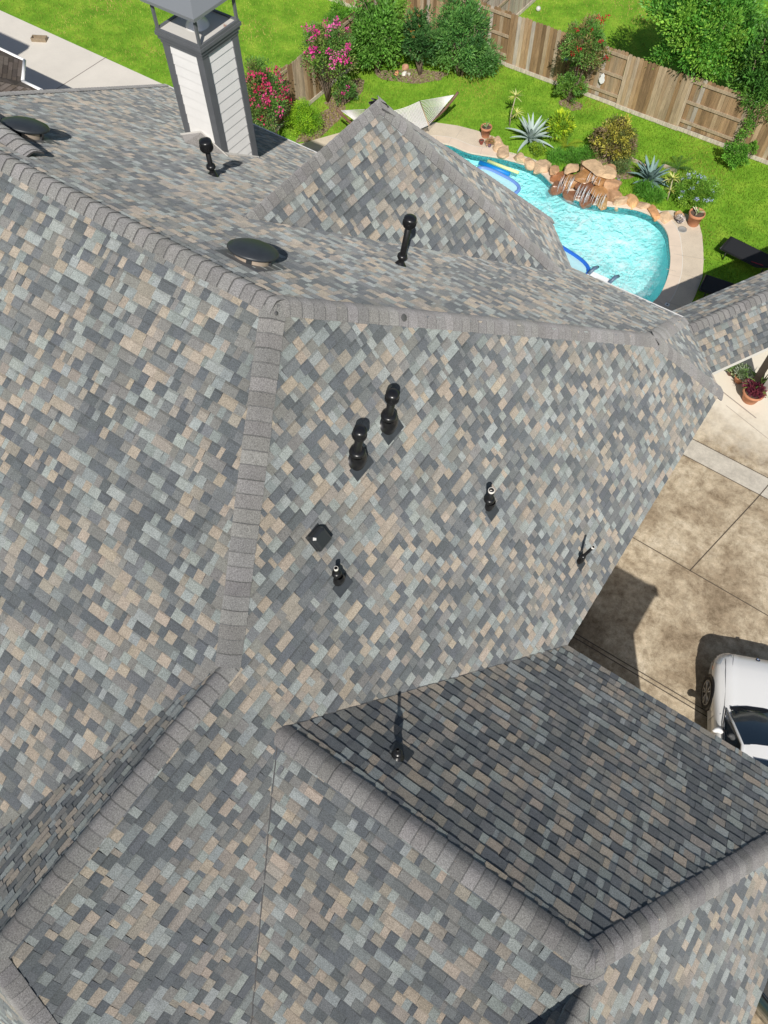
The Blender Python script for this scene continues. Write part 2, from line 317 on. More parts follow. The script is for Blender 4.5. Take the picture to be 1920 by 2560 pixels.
def shingles(mb,polys,udir,seed=0,pal=None,wr=(.045,.165),EXP=.128):
    """courses of dragon tooth laminate shingles over coplanar convex polygons; udir runs along a course"""
    R=random.Random(seed); pal=pal or PAL
    P=[[V(p) for p in pl] for pl in polys]
    u=V(udir).normalized(); p0=P[0][0]; nn=None
    a=P[0]
    for i in range(1,len(a)-1):
        nn=(a[i]-a[0]).cross(a[i+1]-a[0])
        if nn.length>1e-6: break
    nn.normalize(); nn=nn if nn.z>0 else -nn
    v=nn.cross(u); v=v if v.z>0 else -v; u=v.cross(nn)
    low=min((p for pl in P for p in pl),key=lambda p:p.z)
    o=p0+v*((low-p0).dot(v))
    P2=[]; 
    for pl in P:
        q=[((p-o).dot(u),(p-o).dot(v)) for p in pl]
        A=sum(q[i][0]*q[(i+1)%len(q)][1]-q[(i+1)%len(q)][0]*q[i][1] for i in range(len(q)))
        if A<0: q=q[::-1]
        ed=[]
        for i in range(len(q)):
            (x0,y0),(x1,y1)=q[i],q[(i+1)%len(q)]; dx,dy=x1-x0,y1-y0; l=math.hypot(dx,dy)
            if l<1e-6: continue
            ed.append((-dy/l,dx/l,(dy*x0-dx*y0)/l))
        P2.append((q,ed))
        # underlay
        mb.face([o+u*x+v*y-nn*.004 for x,y in q],(.06,.06,.065))
    W=lambda x,y,h:o+u*x+v*y+nn*h
    ymax=max(y for q,_ in P2 for _,y in q)
    for k in range(int(ymax/EXP)+1):
        y0=k*EXP; y1=y0+EXP; yy=R.uniform(-.003,.003); y0+=yy if k else 0
        xs=[x for q,_ in P2 for x,_ in q]; x=min(xs)-R.uniform(0,.3); last=None; hi=R.random()<.5
        while x<max(xs):
            w=R.uniform(*wr) if R.random()<.9 else R.uniform(.17,.24); c=R.choice(pal)
            if last and c==last: c=R.choice(pal)
            if pal is PAL:
                q_=NZ.noise(V((x*.9+seed*7,y0*1.2,seed)))+.6*NZ.noise(V((x*2.6,y0*3.1,seed+9)))
                if q_>.12 and R.random()<.42: c=SHP[0][0] if R.random()<.7 else SHP[1][0]
                elif q_<-.22 and R.random()<.38: c=R.choice((SHP[3][0],SHP[5][0],SHP[6][0]))
            last=c; j=R.uniform(.90,1.10); c2=(c[0]*j,c[1]*j*R.uniform(.985,1.015),c[2]*j*R.uniform(.97,1.03))
            hi=not hi; t=.0145 if hi else .0105; sk=R.uniform(-.008,.008)
            for q,ed in P2:
                pl=clip([(x,y0),(x+w,y0),(x+w+sk,y1),(x+sk,y1)],ed)
                if not pl: continue
                H=lambda y:t*(1-.8*(y-y0)/EXP)+.001
                mb.face([W(a,b,H(b)) for a,b in pl],c2)
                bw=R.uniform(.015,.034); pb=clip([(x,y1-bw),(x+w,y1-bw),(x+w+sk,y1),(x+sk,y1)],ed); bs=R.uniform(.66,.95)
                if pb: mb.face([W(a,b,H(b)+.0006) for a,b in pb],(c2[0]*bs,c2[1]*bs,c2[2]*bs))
                # shadow band printed on the lower ply along the top of some tabs
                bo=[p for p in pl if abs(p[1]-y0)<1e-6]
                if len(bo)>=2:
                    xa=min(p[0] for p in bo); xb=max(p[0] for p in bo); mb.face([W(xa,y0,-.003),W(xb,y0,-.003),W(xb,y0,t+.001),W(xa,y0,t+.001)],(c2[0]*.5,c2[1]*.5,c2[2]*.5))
                if len(pl)>=4 and hi:
                    for X,s in ((x,1),(x+w,-1)):
                        if all(e[0]*X+e[1]*(y0+.01)+e[2]>0 for e in ed) and all(e[0]*X+e[1]*(y1-.01)+e[2]>0 for e in ed):
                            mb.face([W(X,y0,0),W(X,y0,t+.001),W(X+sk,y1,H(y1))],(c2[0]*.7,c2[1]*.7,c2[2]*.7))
            x+=w
def capline(mb,a,b,n1,n2,hw=.142,seed=0,lift=.0125,step=.145,flare=0):
    """overlapping bent cap shingles from high end a to low end b; n1,n2 normals of the two slopes"""
    R=random.Random(seed*31+5)
    a,b=V(a),V(b); d=(b-a); Lg=d.length; d.normalize(); n1=V(n1).normalized(); n2=V(n2).normalized()
    t1=n1.cross(d); t1=t1 if t1.dot(n2)<0 or t1.z<-.001 else -t1
    if t1.dot(V((0,0,1)))>0.001: t1=-t1
    t2=n2.cross(d)
    if t2.dot(V((0,0,1)))>0.001: t2=-t2
    if t1.dot(n2)>0: t1=-t1
    if t2.dot(n1)>0: t2=-t2
    up=(n1+n2).normalized()
    k=int(Lg/step)+1
    for i in range(k):
        s0=i*step; s1=min(s0+step+.02,Lg+.03)
        if s0>=Lg: break
        j=R.uniform(.86,1.12); k_=.205*R.uniform(.93,1.07)*j; c=(k_,k_*R.uniform(.965,.995),k_*R.uniform(.94,.985)); rows=[]; hwj=hw*R.uniform(.97,1.04)
        for s,h in ((s0,.0165),(s1,.0255),(s1+.001,.004)):
            p=a+d*s; row=[]
            for f in (1,.85,.55,.28): row.append(p+t1*hwj*f+n1*(h if f<1 else h*.75))
            row.append(p+up*(h+.0)-up*hwj*.04)
            for f in (.28,.55,.85,1): row.append(p+t2*hwj*f+n2*(h if f<1 else h*.75))
            rows.append(row)
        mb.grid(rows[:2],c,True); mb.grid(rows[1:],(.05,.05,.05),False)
        if s1<Lg: shade_edge=[[q-d*.002+up*.001 for q in rows[0]],[q+d*.0+up*.001 for q in rows[0]]]
        shade_band=[]
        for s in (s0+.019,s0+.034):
            p=a+d*s; h=.0165+.009*(s-s0)/(s1-s0)+.0012; shade_band.append([p+t1*hwj*f+n1*(h if f<1 else h*.75) for f in (1,.85,.55,.28)]+[p+up*h-up*hwj*.04]+[p+t2*hwj*f+n2*(h if f<1 else h*.75) for f in (.28,.55,.85,1)])
        gb=R.uniform(.095,.15); mb.grid(shade_band,(gb,gb,gb),True)  # dark strip painted as the shade below each cap butt
        for e in (0,-1): 
            q=rows[0][e];q2=rows[1][e];nn=n1 if e==0 else n2; mb.face([q,q2,q2-nn*.024,q-nn*.016],(.085,.085,.085))
tcap_m=mat('cap_tint',tint=True,rough=.93,spec=.25,dr=1,sheen=.10,grain=.55,gscale=80,var2=.12,v2scale=1.2,bump=.5,bscale=180)
zr=lambda z:z+16.3
P0=V((-4.112,3.945,zr(-5.6))); PL=V((-10.01,3.945,zr(-5.6))); K0=V((-2.747,1.187,zr(-7.412))); K1=V((-2.747,-1.95,zr(-7.412)))
C=V((-1.385,9.22,zr(-9.219))); CM=V((-.139,10.39,ZE)); CN=V((-1.38,11.63,ZE))
G0=V((-2.163,1.008,zr(-8.186))); G1=V((1.511,1.008,zr(-8.186))); GB=V((3.805,4.705,ZE)); GF=V((3.805,-2.77,ZE))
T0=V((-6.262,5.752,zr(-6.84))); T1=V((-6.262,8.763,zr(-6.84))); TA=V((-3.193,11.083,ZE)); TB=V((-4.77,12.66,ZE)); TC=V((-7.754,12.66,ZE)); TD=V((-9.331,11.083,ZE))
W0=V((1.60,.862,8.010)); W1=V((1.60,-6,8.010))
def nrm(*p):
    n=(V(p[1])-V(p[0])).cross(V(p[2])-V(p[0])).normalized(); return n if n.z>0 else -n
A=(1,0,0); B=(0,1,0)
def slope(nm,polys,u,seed,label=None):
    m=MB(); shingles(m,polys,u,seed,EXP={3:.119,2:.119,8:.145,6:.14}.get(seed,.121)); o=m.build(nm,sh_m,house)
    if label: o['label']=label
    return o
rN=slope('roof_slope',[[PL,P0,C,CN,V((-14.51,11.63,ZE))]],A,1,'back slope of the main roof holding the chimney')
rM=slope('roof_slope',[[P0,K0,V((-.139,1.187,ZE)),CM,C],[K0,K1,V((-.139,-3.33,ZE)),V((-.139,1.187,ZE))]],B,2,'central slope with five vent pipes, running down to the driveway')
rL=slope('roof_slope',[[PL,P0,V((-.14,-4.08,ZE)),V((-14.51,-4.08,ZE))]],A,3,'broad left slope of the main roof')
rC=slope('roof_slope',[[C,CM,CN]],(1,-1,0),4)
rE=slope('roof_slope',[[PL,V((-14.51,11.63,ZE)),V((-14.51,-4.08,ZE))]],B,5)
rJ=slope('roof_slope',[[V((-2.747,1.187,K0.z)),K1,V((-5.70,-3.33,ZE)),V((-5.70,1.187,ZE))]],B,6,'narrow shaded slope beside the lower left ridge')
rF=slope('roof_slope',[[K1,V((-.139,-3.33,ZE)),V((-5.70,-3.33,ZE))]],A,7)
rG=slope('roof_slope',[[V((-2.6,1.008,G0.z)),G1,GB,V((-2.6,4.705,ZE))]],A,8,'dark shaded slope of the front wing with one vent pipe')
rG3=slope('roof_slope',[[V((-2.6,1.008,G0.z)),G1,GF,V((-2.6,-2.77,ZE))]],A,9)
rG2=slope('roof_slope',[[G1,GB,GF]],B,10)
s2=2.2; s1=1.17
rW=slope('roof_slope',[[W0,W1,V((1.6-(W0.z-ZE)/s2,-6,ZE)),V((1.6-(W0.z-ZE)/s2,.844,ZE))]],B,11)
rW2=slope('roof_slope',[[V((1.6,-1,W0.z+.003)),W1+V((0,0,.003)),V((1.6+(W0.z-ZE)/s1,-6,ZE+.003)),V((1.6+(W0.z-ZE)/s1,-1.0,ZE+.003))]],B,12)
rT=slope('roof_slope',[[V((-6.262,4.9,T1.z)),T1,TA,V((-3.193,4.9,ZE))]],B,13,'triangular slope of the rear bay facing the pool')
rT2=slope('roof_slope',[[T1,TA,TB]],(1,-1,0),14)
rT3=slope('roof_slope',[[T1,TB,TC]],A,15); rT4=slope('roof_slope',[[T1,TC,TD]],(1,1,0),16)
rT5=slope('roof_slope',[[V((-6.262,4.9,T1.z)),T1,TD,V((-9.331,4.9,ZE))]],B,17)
nN=nrm(PL,P0,CN); nM=nrm(P0,K0,CM); nL=nrm(PL,P0,(-14.5,-4.08,ZE)); nC=nrm(C,CM,CN); nJ=nrm(K0,K1,(-5.7,-3.33,ZE)); nF=nrm(K1,(-.139,-3.33,ZE),(-5.7,-3.33,ZE))
nG1=nrm(G0,G1,GB); nG3=nrm(G0,G1,GF); nG2=nrm(G1,GB,GF); nT=nrm(T0,T1,TA); nT2=nrm(T1,TA,TB); nT3=nrm(T1,TB,TC); nT4=nrm(T1,TC,TD); nT5=nrm(T0,T1,TD); nE=nrm(PL,(-14.51,11.63,ZE),(-14.51,-4.08,ZE))
nW=V((-s2,0,1)).normalized()
def cap(a,b,n1,n2,par,seed,hw=.142):
    m=MB(); capline(m,a,b,n1,n2,hw,seed); return m.build('ridge_cap',tcap_m,par)
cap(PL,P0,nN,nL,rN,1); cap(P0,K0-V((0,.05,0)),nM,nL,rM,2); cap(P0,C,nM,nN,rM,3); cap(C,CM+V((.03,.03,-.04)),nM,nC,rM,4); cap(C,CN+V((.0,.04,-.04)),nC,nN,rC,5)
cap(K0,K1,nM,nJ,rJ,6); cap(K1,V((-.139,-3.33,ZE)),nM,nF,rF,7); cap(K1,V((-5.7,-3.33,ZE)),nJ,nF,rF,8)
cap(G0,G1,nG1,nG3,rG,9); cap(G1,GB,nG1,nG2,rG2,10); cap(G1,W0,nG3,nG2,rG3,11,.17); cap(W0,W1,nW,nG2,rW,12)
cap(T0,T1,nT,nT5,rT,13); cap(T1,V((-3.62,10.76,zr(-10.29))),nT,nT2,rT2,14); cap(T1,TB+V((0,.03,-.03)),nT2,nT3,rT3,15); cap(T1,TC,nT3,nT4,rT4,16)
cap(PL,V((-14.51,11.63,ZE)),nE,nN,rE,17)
# short crossing ridge cap near the left vent
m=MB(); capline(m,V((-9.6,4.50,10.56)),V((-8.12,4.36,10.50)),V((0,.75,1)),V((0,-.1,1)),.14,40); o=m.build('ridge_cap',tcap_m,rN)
# cut valleys where slopes meet; the lower left one is a painted shadow line
def valley(a,b,par,w=.014,c=(.06,.06,.062)):
    a,b=V(a),V(b); d=(b-a).normalized(); sd_=V((-d.y,d.x,0)).normalized(); m=MB(); R=random.Random(int(a.x*100)); n_=int((b-a).length/.14); L_=[]
    for i in range(n_+1):
        p=a.lerp(b,i/n_)+V((0,0,.022))+sd_*R.uniform(-.006,.006); L_.append([p-sd_*w/2,p+sd_*w/2])
    m.grid(L_,c,False); m.build('valley_seam_shade',mat('seam_shade',tint=True,rough=.9),par)
valley(G0+V((.06,-.06,-.05)),V((-.139,-2.77,ZE)),rG3); valley(G0+V((.05,.08,-.06)),V((-.139,4.705,ZE)),rG,.010,(.10,.10,.10)); valley(T0+V((.05,.1,-.07)),(-3.75,10.62,6.11),rT,.012,(.08,.08,.08)); valley(K0+V((-.1,-.12,-.1)),(-5.69,-2.28,ZE),rJ,.016,(.03,.03,.03))
# overhang slab, fascia, walls
ft=mat('fascia_paint',(.62,.61,.58),rough=.5)
m=MB(); m.prism([(-14.49,-4.06),(-.16,-4.06),(-.16,10.38),(-1.40,11.61),(-14.49,11.61)],ZE-.17,ZE-.012)
m.prism([(-9.31,10.5),(-9.31,11.07),(-7.74,12.64),(-4.78,12.64),(-3.21,11.07),(-3.21,10.5)],ZE-.172,ZE-.014)
m.prism([(-1.5,-2.75),(3.785,-2.75),(3.785,4.69),(-1.5,4.69)],ZE-.174,ZE-.016)
m.prism([(.4,-6),(3.78,-6),(3.78,-2),(.4,-2)],ZE-.176,ZE-.018); m.build('fascia',ft,house)
wl=mat('wall_siding',(.50,.46,.40),rough=.8,var=.08,vscale=3)
m=MB()
m.prism([(-14.0,-3.6),(-.65,-3.6),(-.65,10.15),(-1.62,11.13),(-14.0,11.13)],0,ZE-.175)
m.prism([(-8.85,10.5),(-8.85,10.88),(-7.55,12.2),(-4.98,12.2),(-3.68,10.88),(-3.68,10.5)],0,ZE-.178)
m.prism([(-1.5,-2.3),(3.35,-2.3),(3.35,4.25),(-1.5,4.25)],0,ZE-.18); m.prism([(.6,-6),(3.3,-6),(3.3,-2),(.6,-2)],0,ZE-.183)
m.build('wall',wl,house)
# breezeway: low covered walk leaving the chamfered corner
F=V((-.49,13.14,3.0)); d=V((.47,.883,0)).normalized(); nn=V((.883,-.47,0)).normalized(); hb=.93; rh=.62
f0=F-d*2.2; f1=F+d*9; r0=f0-nn*hb+V((0,0,rh)); r1=f1-nn*hb+V((0,0,rh)); b0=f0-nn*2*hb; b1=f1-nn*2*hb
walk=thing('covered_walkway','low shingled covered walkway running off the corner of the main roof','walkway',(f0.x,f0.y,0))
m=MB(); shingles(m,[[f0,f1,r1,r0]],d,21); s_a=m.build('roof_slope',sh_m,walk)
m=MB(); shingles(m,[[b0,b1,r1,r0]],d,22); m.build('roof_slope',sh_m,walk)
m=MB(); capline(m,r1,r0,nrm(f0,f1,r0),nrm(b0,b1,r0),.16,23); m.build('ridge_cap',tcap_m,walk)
m=MB(); q=[(p.x,p.y) for p in (f0-nn*.02,f1-nn*.02,b1+nn*.02,b0+nn*.02)]; m.prism(q,2.84,2.985); m.build('fascia',ft,walk)
for k in (5.2,8.5):
    for s in (.25,1.6):
        m=MB(); p=f0+d*k-nn*s; m.box((-.07,-.07,0),(.07,.07,2.84),o=(p.x,p.y,0)); m.build('post',mat('post_paint',(.3,.28,.25)),walk)
post=thing('patio_post','dark brown square post standing on the patio behind the potted plants','post',(.42,15.98,0))
m=MB(); m.box((.33,15.88,.03),(.51,16.06,2.85)); m.box((.28,15.83,.03),(.56,16.11,.16)); m.build('shaft',mat('dark_brown_paint',(.035,.028,.022),rough=.35),post)
m=MB(); m.box((.27,15.82,2.6),(.57,16.12,2.72)); m.build('bracket',mat('dark_brown_paint'),post)
# ------------------------------------------------ chimney
ch=bpy.data.objects.new('chimney',None); COL.objects.link(ch); ch.parent=house; cx0,cx1,cy0,cy1=-9.93,-9.15,8.2,8.98; ch.location=V((-9.5,8.6,7.2))-wloc(house)
ch['label']='tall white sided chimney with dark grey trim and metal cap'
white=mat('white_siding',(.80,.79,.77),rough=.6,var=.04,vscale=4); dk=mat('dark_trim',(.125,.132,.142),rough=.45,var=.1,vscale=6)
zt=9.52; zb=6.6; m=MB()
m.box((cx0+.02,cy0+.02,zb),(cx1-.02,cy1-.02,zt))
k=0; z=zb
while z<zt-.02:   # lap boards
    z2=min(z+.168,zt)
    for (a,b2,nv) in (((cx0,cy0),(cx1,cy0),V((0,-1,0))),((cx1,cy0),(cx1,cy1),V((1,0,0))),((cx1,cy1),(cx0,cy1),V((0,1,0))),((cx0,cy1),(cx0,cy0),V((-1,0,0)))):
        p,q=V((*a,z)),V((*b2,z)); p2,q2=V((*a,z2)),V((*b2,z2))
        m.face([p+nv*.014,q+nv*.014,q2+nv*.001,p2+nv*.001]); m.face([p-nv*.01,q-nv*.01,q+nv*.014,p+nv*.014])
    z=z2
m.build('siding',white,ch)
m=MB()
for x in (cx0,cx1):
    for y in (cy0,cy1):
        sx=1 if x==cx1 else -1; sy=1 if y==cy1 else -1; wd=.105
        X=sorted((x+sx*.028,x-sx*wd)); Y=sorted((y+sy*.028,y-sy*wd)); m.box((X[0],Y[0],zb),(X[1],Y[1],zt+.004))
m.build('corner_trim',dk,ch)
m=MB()
for i,(e,z0,z1) in enumerate(((.040,zt-.09,zt-.03),(.062,zt-.03,zt+.03),(.085,zt+.03,zt+.085))): m.box((cx0-e,cy0-e,z0+.001*i),(cx1+e,cy1+e,z1))
m.build('crown_band',dk,ch)
met=mat('galvanised_sheet',(.62,.60,.57),rough=.4,metal=.55,var=.1,vscale=5)
m=MB(); m.box((cx0-.05,cy0-.05,zt+.085),(cx1+.05,cy1+.05,zt+.10)); m.build('chase_cover',mat('chase_cover',stops=[(.0,(.60,.58,.54)),(.68,(.60,.58,.54)),(.74,(.32,.13,.06)),(1,(.25,.09,.04))],vscale=3.1,rough=.5),ch)
cxm,cym=(cx0+cx1)/2,(cy0+cy1)/2
m=MB(); m.lathe([(.19,0),(.17,.05),(.11,.12),(.105,.30),(.15,.31),(.16,.35),(.05,.40),(0,.41)],(cxm,cym,zt+.10)); m.build('flue',mat('flue_metal',(.75,.74,.72),rough=.35,metal=.3),ch)
m=MB()
for x in (cx0-.06,cx1+.02):
    for y in (cy0-.06,cy1+.02): m.box((x,y,zt+.087),(x+.04,y+.04,zt+.56))
for (x0,y0,x1,y1) in ((cx0-.07,cy0-.07,cx1+.07,cy0-.03),(cx0-.07,cy1+.03,cx1+.07,cy1+.07),(cx0-.07,cy0-.028,cx0-.03,cy1+.028),(cx1+.03,cy0-.028,cx1+.07,cy1+.028)):
    m.box((x0,y0,zt+.088),(x1,y1,zt+.125)); m.box((x0,y0,zt+.545),(x1,y1,zt+.58))
m.build('cage_frame',dk,ch)
m=MB(); e=.15; h0=zt+.575; b4=[(cx0-e,cy0-e,h0),(cx1+e,cy0-e,h0),(cx1+e,cy1+e,h0),(cx0-e,cy1+e,h0)]; t4=[(cxm-.12,cym-.12,h0+.42),(cxm+.12,cym-.12,h0+.42),(cxm+.12,cym+.12,h0+.42),(cxm-.12,cym+.12,h0+.42)]
for i in range(4): j=(i+1)%4; m.face([b4[i],b4[j],t4[j],t4[i]]); m.face([(b4[i][0],b4[i][1],h0-.045),(b4[j][0],b4[j][1],h0-.045),b4[j],b4[i]])
m.face(t4); m.face([(x,y,h0-.045) for x,y,z in reversed(b4)]); m.build('hood',mat('hood_paint',(.23,.245,.26),rough=.35,metal=.2),ch)
# cricket and step flashing at the foot
def zN(y): return zr(-5.6-.686*(y-3.945))
m=MB(); a=V((cx0-.16,cy0-.0,zN(cy0)+.01)); b=V((cx1+.16,cy0-.0,zN(cy0)+.01)); t=V((cxm,cy0-.0,zN(cy0)+.27)); r=V((cxm,cy0-.42,zN(cy0-.42)+.02))
m.face([a,r,t],(.2,.19,.185)); m.face([r,b,t],(.22,.21,.2)); m.build('cricket',tcap_m,ch)
m=MB(); 
for p,q in ((a,t),(t,b)):
    u=V((0,-.03,.012)); m.face([p+V((0,-.032,.0)),q+V((0,-.032,0)),q+V((0,-.032,.035)),p+V((0,-.032,.035))])
m.face([(cx1+.045,cy0,zN(cy0)+.012),(cx1+.045,cy1+.03,zN(cy1)+.0),(cx1+.045,cy1+.03,zN(cy1)+.03),(cx1+.045,cy0,zN(cy0)+.06)]); m.build('flashing',mat('flashing_white',(.7,.68,.64),rough=.5),ch)
# ------------------------------------------------ roof vents and pipes
blk=mat('black_gloss_plastic',(.013,.013,.014),rough=.30,spec=.5,var=.3,vscale=20); blk2=mat('black_rubber',(.026,.029,.033),rough=.35); pvc=mat('white_pipe_end',(.75,.72,.66),rough=.4)
def zM(x): return zr(-5.6-1.327*(x+4.112))
def basis(n):
    n=V(n).normalized(); u=V((0,0,1)).cross(n); u=u.normalized(); v=n.cross(u); return Matrix((u,v,n)).transposed()
def pipe(base,n,h,r,cap=None,collar=.07,boot=.10,top=None,skirt=True,lean=(0,0),label=None,plate=(.22,.26)):
    base=V(base); p=bpy.data.objects.new('vent_pipe',None); COL.objects.link(p); p.parent=house; p.location=base-wloc(house)
    if label: p['label']=label
    ax=V((lean[0],lean[1],1)).normalized(); R=V((0,0,1)).rotation_difference(ax).to_matrix()
    m=MB(); m.lathe([(r,-.05),(r,h),(r*.8,h+.001)],base,18,R=R); m.lathe([(r*.8,h),(r*.78,h-.10),(0,h-.1)],base,18,R=R); m.build('shaft',blk,p)
    Bn=basis(n)
    if skirt:
        m=MB(); w,l=plate; m.box((-w/2,-l*.62,.012),(w/2,-.01,.018),R=Bn,o=base)
        for q in ((-w/2+.02,-l*.58),(0,-l*.58),(w/2-.02,-l*.58)): m.lathe([(.006,.018),(.006,.021),(0,.021)],base+Bn@V((q[0],q[1],0)),6,R=Bn)
        m.build('base_flashing',mat('slate_flashing',(.042,.048,.057),rough=.6,var=.2,vscale=9),p)
    m=MB(); pr=[(boot,.012),(boot*1.02,.05),(boot*.96,.10),(boot*.85,.13),(collar*1.02,.15)]
    rows=[]
    for i,(rr,z) in enumerate(pr):
        rows.append([base+(Bn@V((rr*math.cos(t),rr*math.sin(t),z))).lerp(V((rr*math.cos(t),rr*math.sin(t),z)),i/len(pr)*.9) for t in [2*math.pi*j/20 for j in range(20)]])
    m.grid(rows,close=True); m.lathe([(collar*1.0,.14),(collar*1.1,.155),(collar*1.0,.185),(collar*.8,.195),(r,.20)],base,20,R=R); m.build('boot',blk,p)
    if cap:
        cr,chh=cap; m=MB(); m.lathe([(r,h-chh),(cr*.92,h-chh+.012),(cr,h-chh+.03),(cr,h-.02),(cr*.94,h),(cr*.5,h+.012),(0,h+.015)],base,28,R=R)
        for j in range(28):
            t=2*math.pi*j/28; Rz=Matrix.Rotation(t,3,'Z'); m.box((cr-.002,-.004,h-chh+.035),(cr+.006,.004,h-chh*.42),R=R@Rz,o=base)
        m.build('pipe_cap',blk,p)
    if top:
        m=MB(); m.lathe([(r*1.02,h-.03),(r*1.03,h+.002),(r*.84,h+.004),(r*.82,h-.05),(0,h-.05)],base,16,R=R); m.build('pipe_end',pvc,p)
    return p
def onM(x,y): return V((x,y,zM(x)))
def onN(x,y): return V((x,y,zN(y)))
pipe(onN(-7.91,6.81),nN,.58,.038,cap=(.092,.16),collar=.065,boot=.085,label='black vent pipe with round cap in front of the chimney',skirt=False)
pipe(onN(-4.57,6.86),nN,.80,.042,cap=(.085,.14),collar=.065,boot=.085,label='tall black vent pipe with ribbed cap right of the round roof vent',skirt=False,lean=(.13,.09))
pipe(onM(-2.985,3.66),nM,.56,.045,cap=(.074,.14),collar=.085,boot=.125,label='lower of the two black capped pipes near the front hip',plate=(.31,.29),lean=(.09,.06))
pipe(onM(-2.98,4.25),nM,.56,.045,cap=(.074,.14),collar=.085,boot=.125,label='upper of the two black capped pipes near the front hip',plate=(.31,.29),lean=(.09,.06))
pipe(onM(-1.825,4.835),nM,.39,.040,top=True,collar=.065,boot=.075,label='thick black pipe with white open end in the middle of the slope',plate=(.20,.30))
pipe(onM(-.603,5.69),nM,.52,.023,top=True,collar=.04,boot=.055,label='thin leaning black pipe near the driveway eave',plate=(.16,.24),lean=(.20,.06))
pipe(onM(-2.505,2.60),nM,.30,.024,top=True,collar=.05,boot=.072,label='short black pipe below the square box vent',plate=(.24,.27))
pipe(V((-1.009,1.573,zr(-8.186-.727*(1.573-1.008)))),nG1,.34,.019,collar=.048,boot=.078,label='slim black pipe on the dark shaded slope',plate=(.24,.28))
def vent(base,n,label,face=-1):
    p=bpy.data.objects.new('roof_vent',None); COL.objects.link(p); p.parent=house; p.location=V(base)-wloc(house); p['label']=label; Bn=basis(n)
    tl=V((0,0,1)).lerp(V(n).normalized(),.75).normalized(); R=V((0,0,1)).rotation_difference(tl).to_matrix()
    m=MB(); m.lathe([(.195,-.10),(.195,.15)],base,30,R=R); m.build('throat',mat('vent_throat',(.55,.45,.36),rough=.35,metal=.4),p)
    m=MB(); m.lathe([(.17,.105),(.275,.105),(.288,.12),(.275,.14),(.215,.165),(.19,.175),(.09,.19),(0,.195)],base,36,R=R); m.build('dome',mat('vent_dome',(.035,.040,.046),rough=.45,var=.2,vscale=6),p)
    m=MB()
    for k in range(4):
        t=k*math.pi/2+.5; m=MB(); m.box((.19,-.03,.0),(215e-3,.03,.11),R=R@Matrix.Rotation(t,3,'Z'),o=base); m.build('bracket',blk2,p)
    m=MB(); m.box((-.30,-.30,.010),(.30,.30,.014),R=Bn,o=base); m.build('base_flashing',mat('vent_flash',(.17,.17,.175),rough=.7),p)
vent(onN(-5.03,4.60),nN,'round black domed attic vent behind the main ridge')
vent(onN(-9.03,4.86),nN,'round black domed attic vent at the left edge of the roof')
bv=bpy.data.objects.new('box_vent',None); COL.objects.link(bv); bv.parent=house; q=onM(-2.84,2.72); bv.location=q-wloc(house); bv['label']='small square black box vent on the central slope'
Bn=basis(nM)
m=MB(); m.box((-.105,-.11,.01),(.105,.11,.02),R=Bn,o=q); m.build('base_flashing',blk2,bv)
m=MB(); rows=[]
for s,z in ((.10,.015),(.102,.07),(.094,.10),(.072,.122)):
    rows.append([q+Bn@V((s*a,s*b2,z)) for a,b2 in ((-1,-1),(-.3,-1.04),(.3,-1.04),(1,-1),(1,.75),(.75,1),(-.75,1),(-1,.75))])
m.grid(rows,sm=False,close=True); m.face([p for p in rows[-1]]); m.build('hood',blk2,bv)
for y0,y1 in ((-14.5,-9.3),(-3.2,-1.4)): m=MB(); m.box((y0,11.63,ZE-.03),(y1,11.665,ZE+.008)); m.build('drip_edge',mat('drip_metal',(.72,.71,.68),rough=.4),house)
for x,y,z,q in ((-4.05,3.86,10.64,.022),(-3.43,5.20,9.79,.045)):
    m=MB(); m.lathe([(q,.0),(q*.6,.006),(0,.007)],V((x,y,z))+nM*.03,10,R=basis(nM)); m.build('tar_spot',mat('tar',(.085,.085,.085),rough=.7),rM)
# ------------------------------------------------ neighbour house
nb=thing('neighbour_house','neighbouring brick house with weathered brown roof and white gutters','house',(-24,10,0))
br=[(.10,.083,.068),(.12,.10,.085),(.085,.072,.062),(.135,.115,.10)]
e=2.95
def nsl(p,u,seed):
    m=MB(); shingles(m,[p],u,seed,br,(.25,.5)); return m.build('roof_slope',mat('old_shingle',tint=True,rough=.95,grain=.3,gscale=60,var2=.25,v2scale=1.5,spec=.1),nb)
k=.55
nsl([V((-20.65,12.05,e)),V((-21.35,12.05,e)),V((-24.0,8.7,e+3.35*k)),V((-24,8.7,e+3.35*k)),],A,31)
nsl([V((-20.65,12.05,e)),V((-24.0,8.7,e+3.35*k)),V((-24.0,2,e+3.35*k)),V((-20.65,2,e))],B,32)
nsl([V((-21.35,12.05,e+.01)),V((-22.1,12.8,e+.01)),V((-25.3,9.6,e+1.9)),V((-24.3,8.6,e+1.9))],(1,-1,0),33)
nsl([V((-22.1,12.8,e+.01)),V((-40,12.8,e+.01)),V((-40,9.6,e+1.77)),V((-25.3,9.6,e+1.77))],A,34)
m=MB(); m.prism([(-20.72,2),(-20.72,11.98),(-21.32,11.98),(-22.07,12.72),(-40,12.72),(-40,2)],e-.16,e-.01); m.build('fascia',mat('white_paint',(.8,.8,.8),rough=.4),nb)
m=MB(); gp=[(-20.58,2),(-20.58,12.12),(-21.38,12.12),(-22.13,12.87),(-40,12.87)]
for i in range(len(gp)-1):
    a,b2=V((*gp[i],e)),V((*gp[i+1],e)); m.tube([a+V((0,0,-.02)),b2+V((0,0,-.02))],.055,8)
m.build('gutter',mat('white_paint'),nb)
m=MB(); m.prism([(-21.1,2),(-21.1,11.6),(-21.6,11.6),(-22.3,12.3),(-40,12.3),(-40,2)],0,e-.16); m.build('wall',mat('brick_wall',stops=[(.3,(.30,.15,.10)),(.7,(.42,.25,.18))],vscale=20,rough=.9),nb)
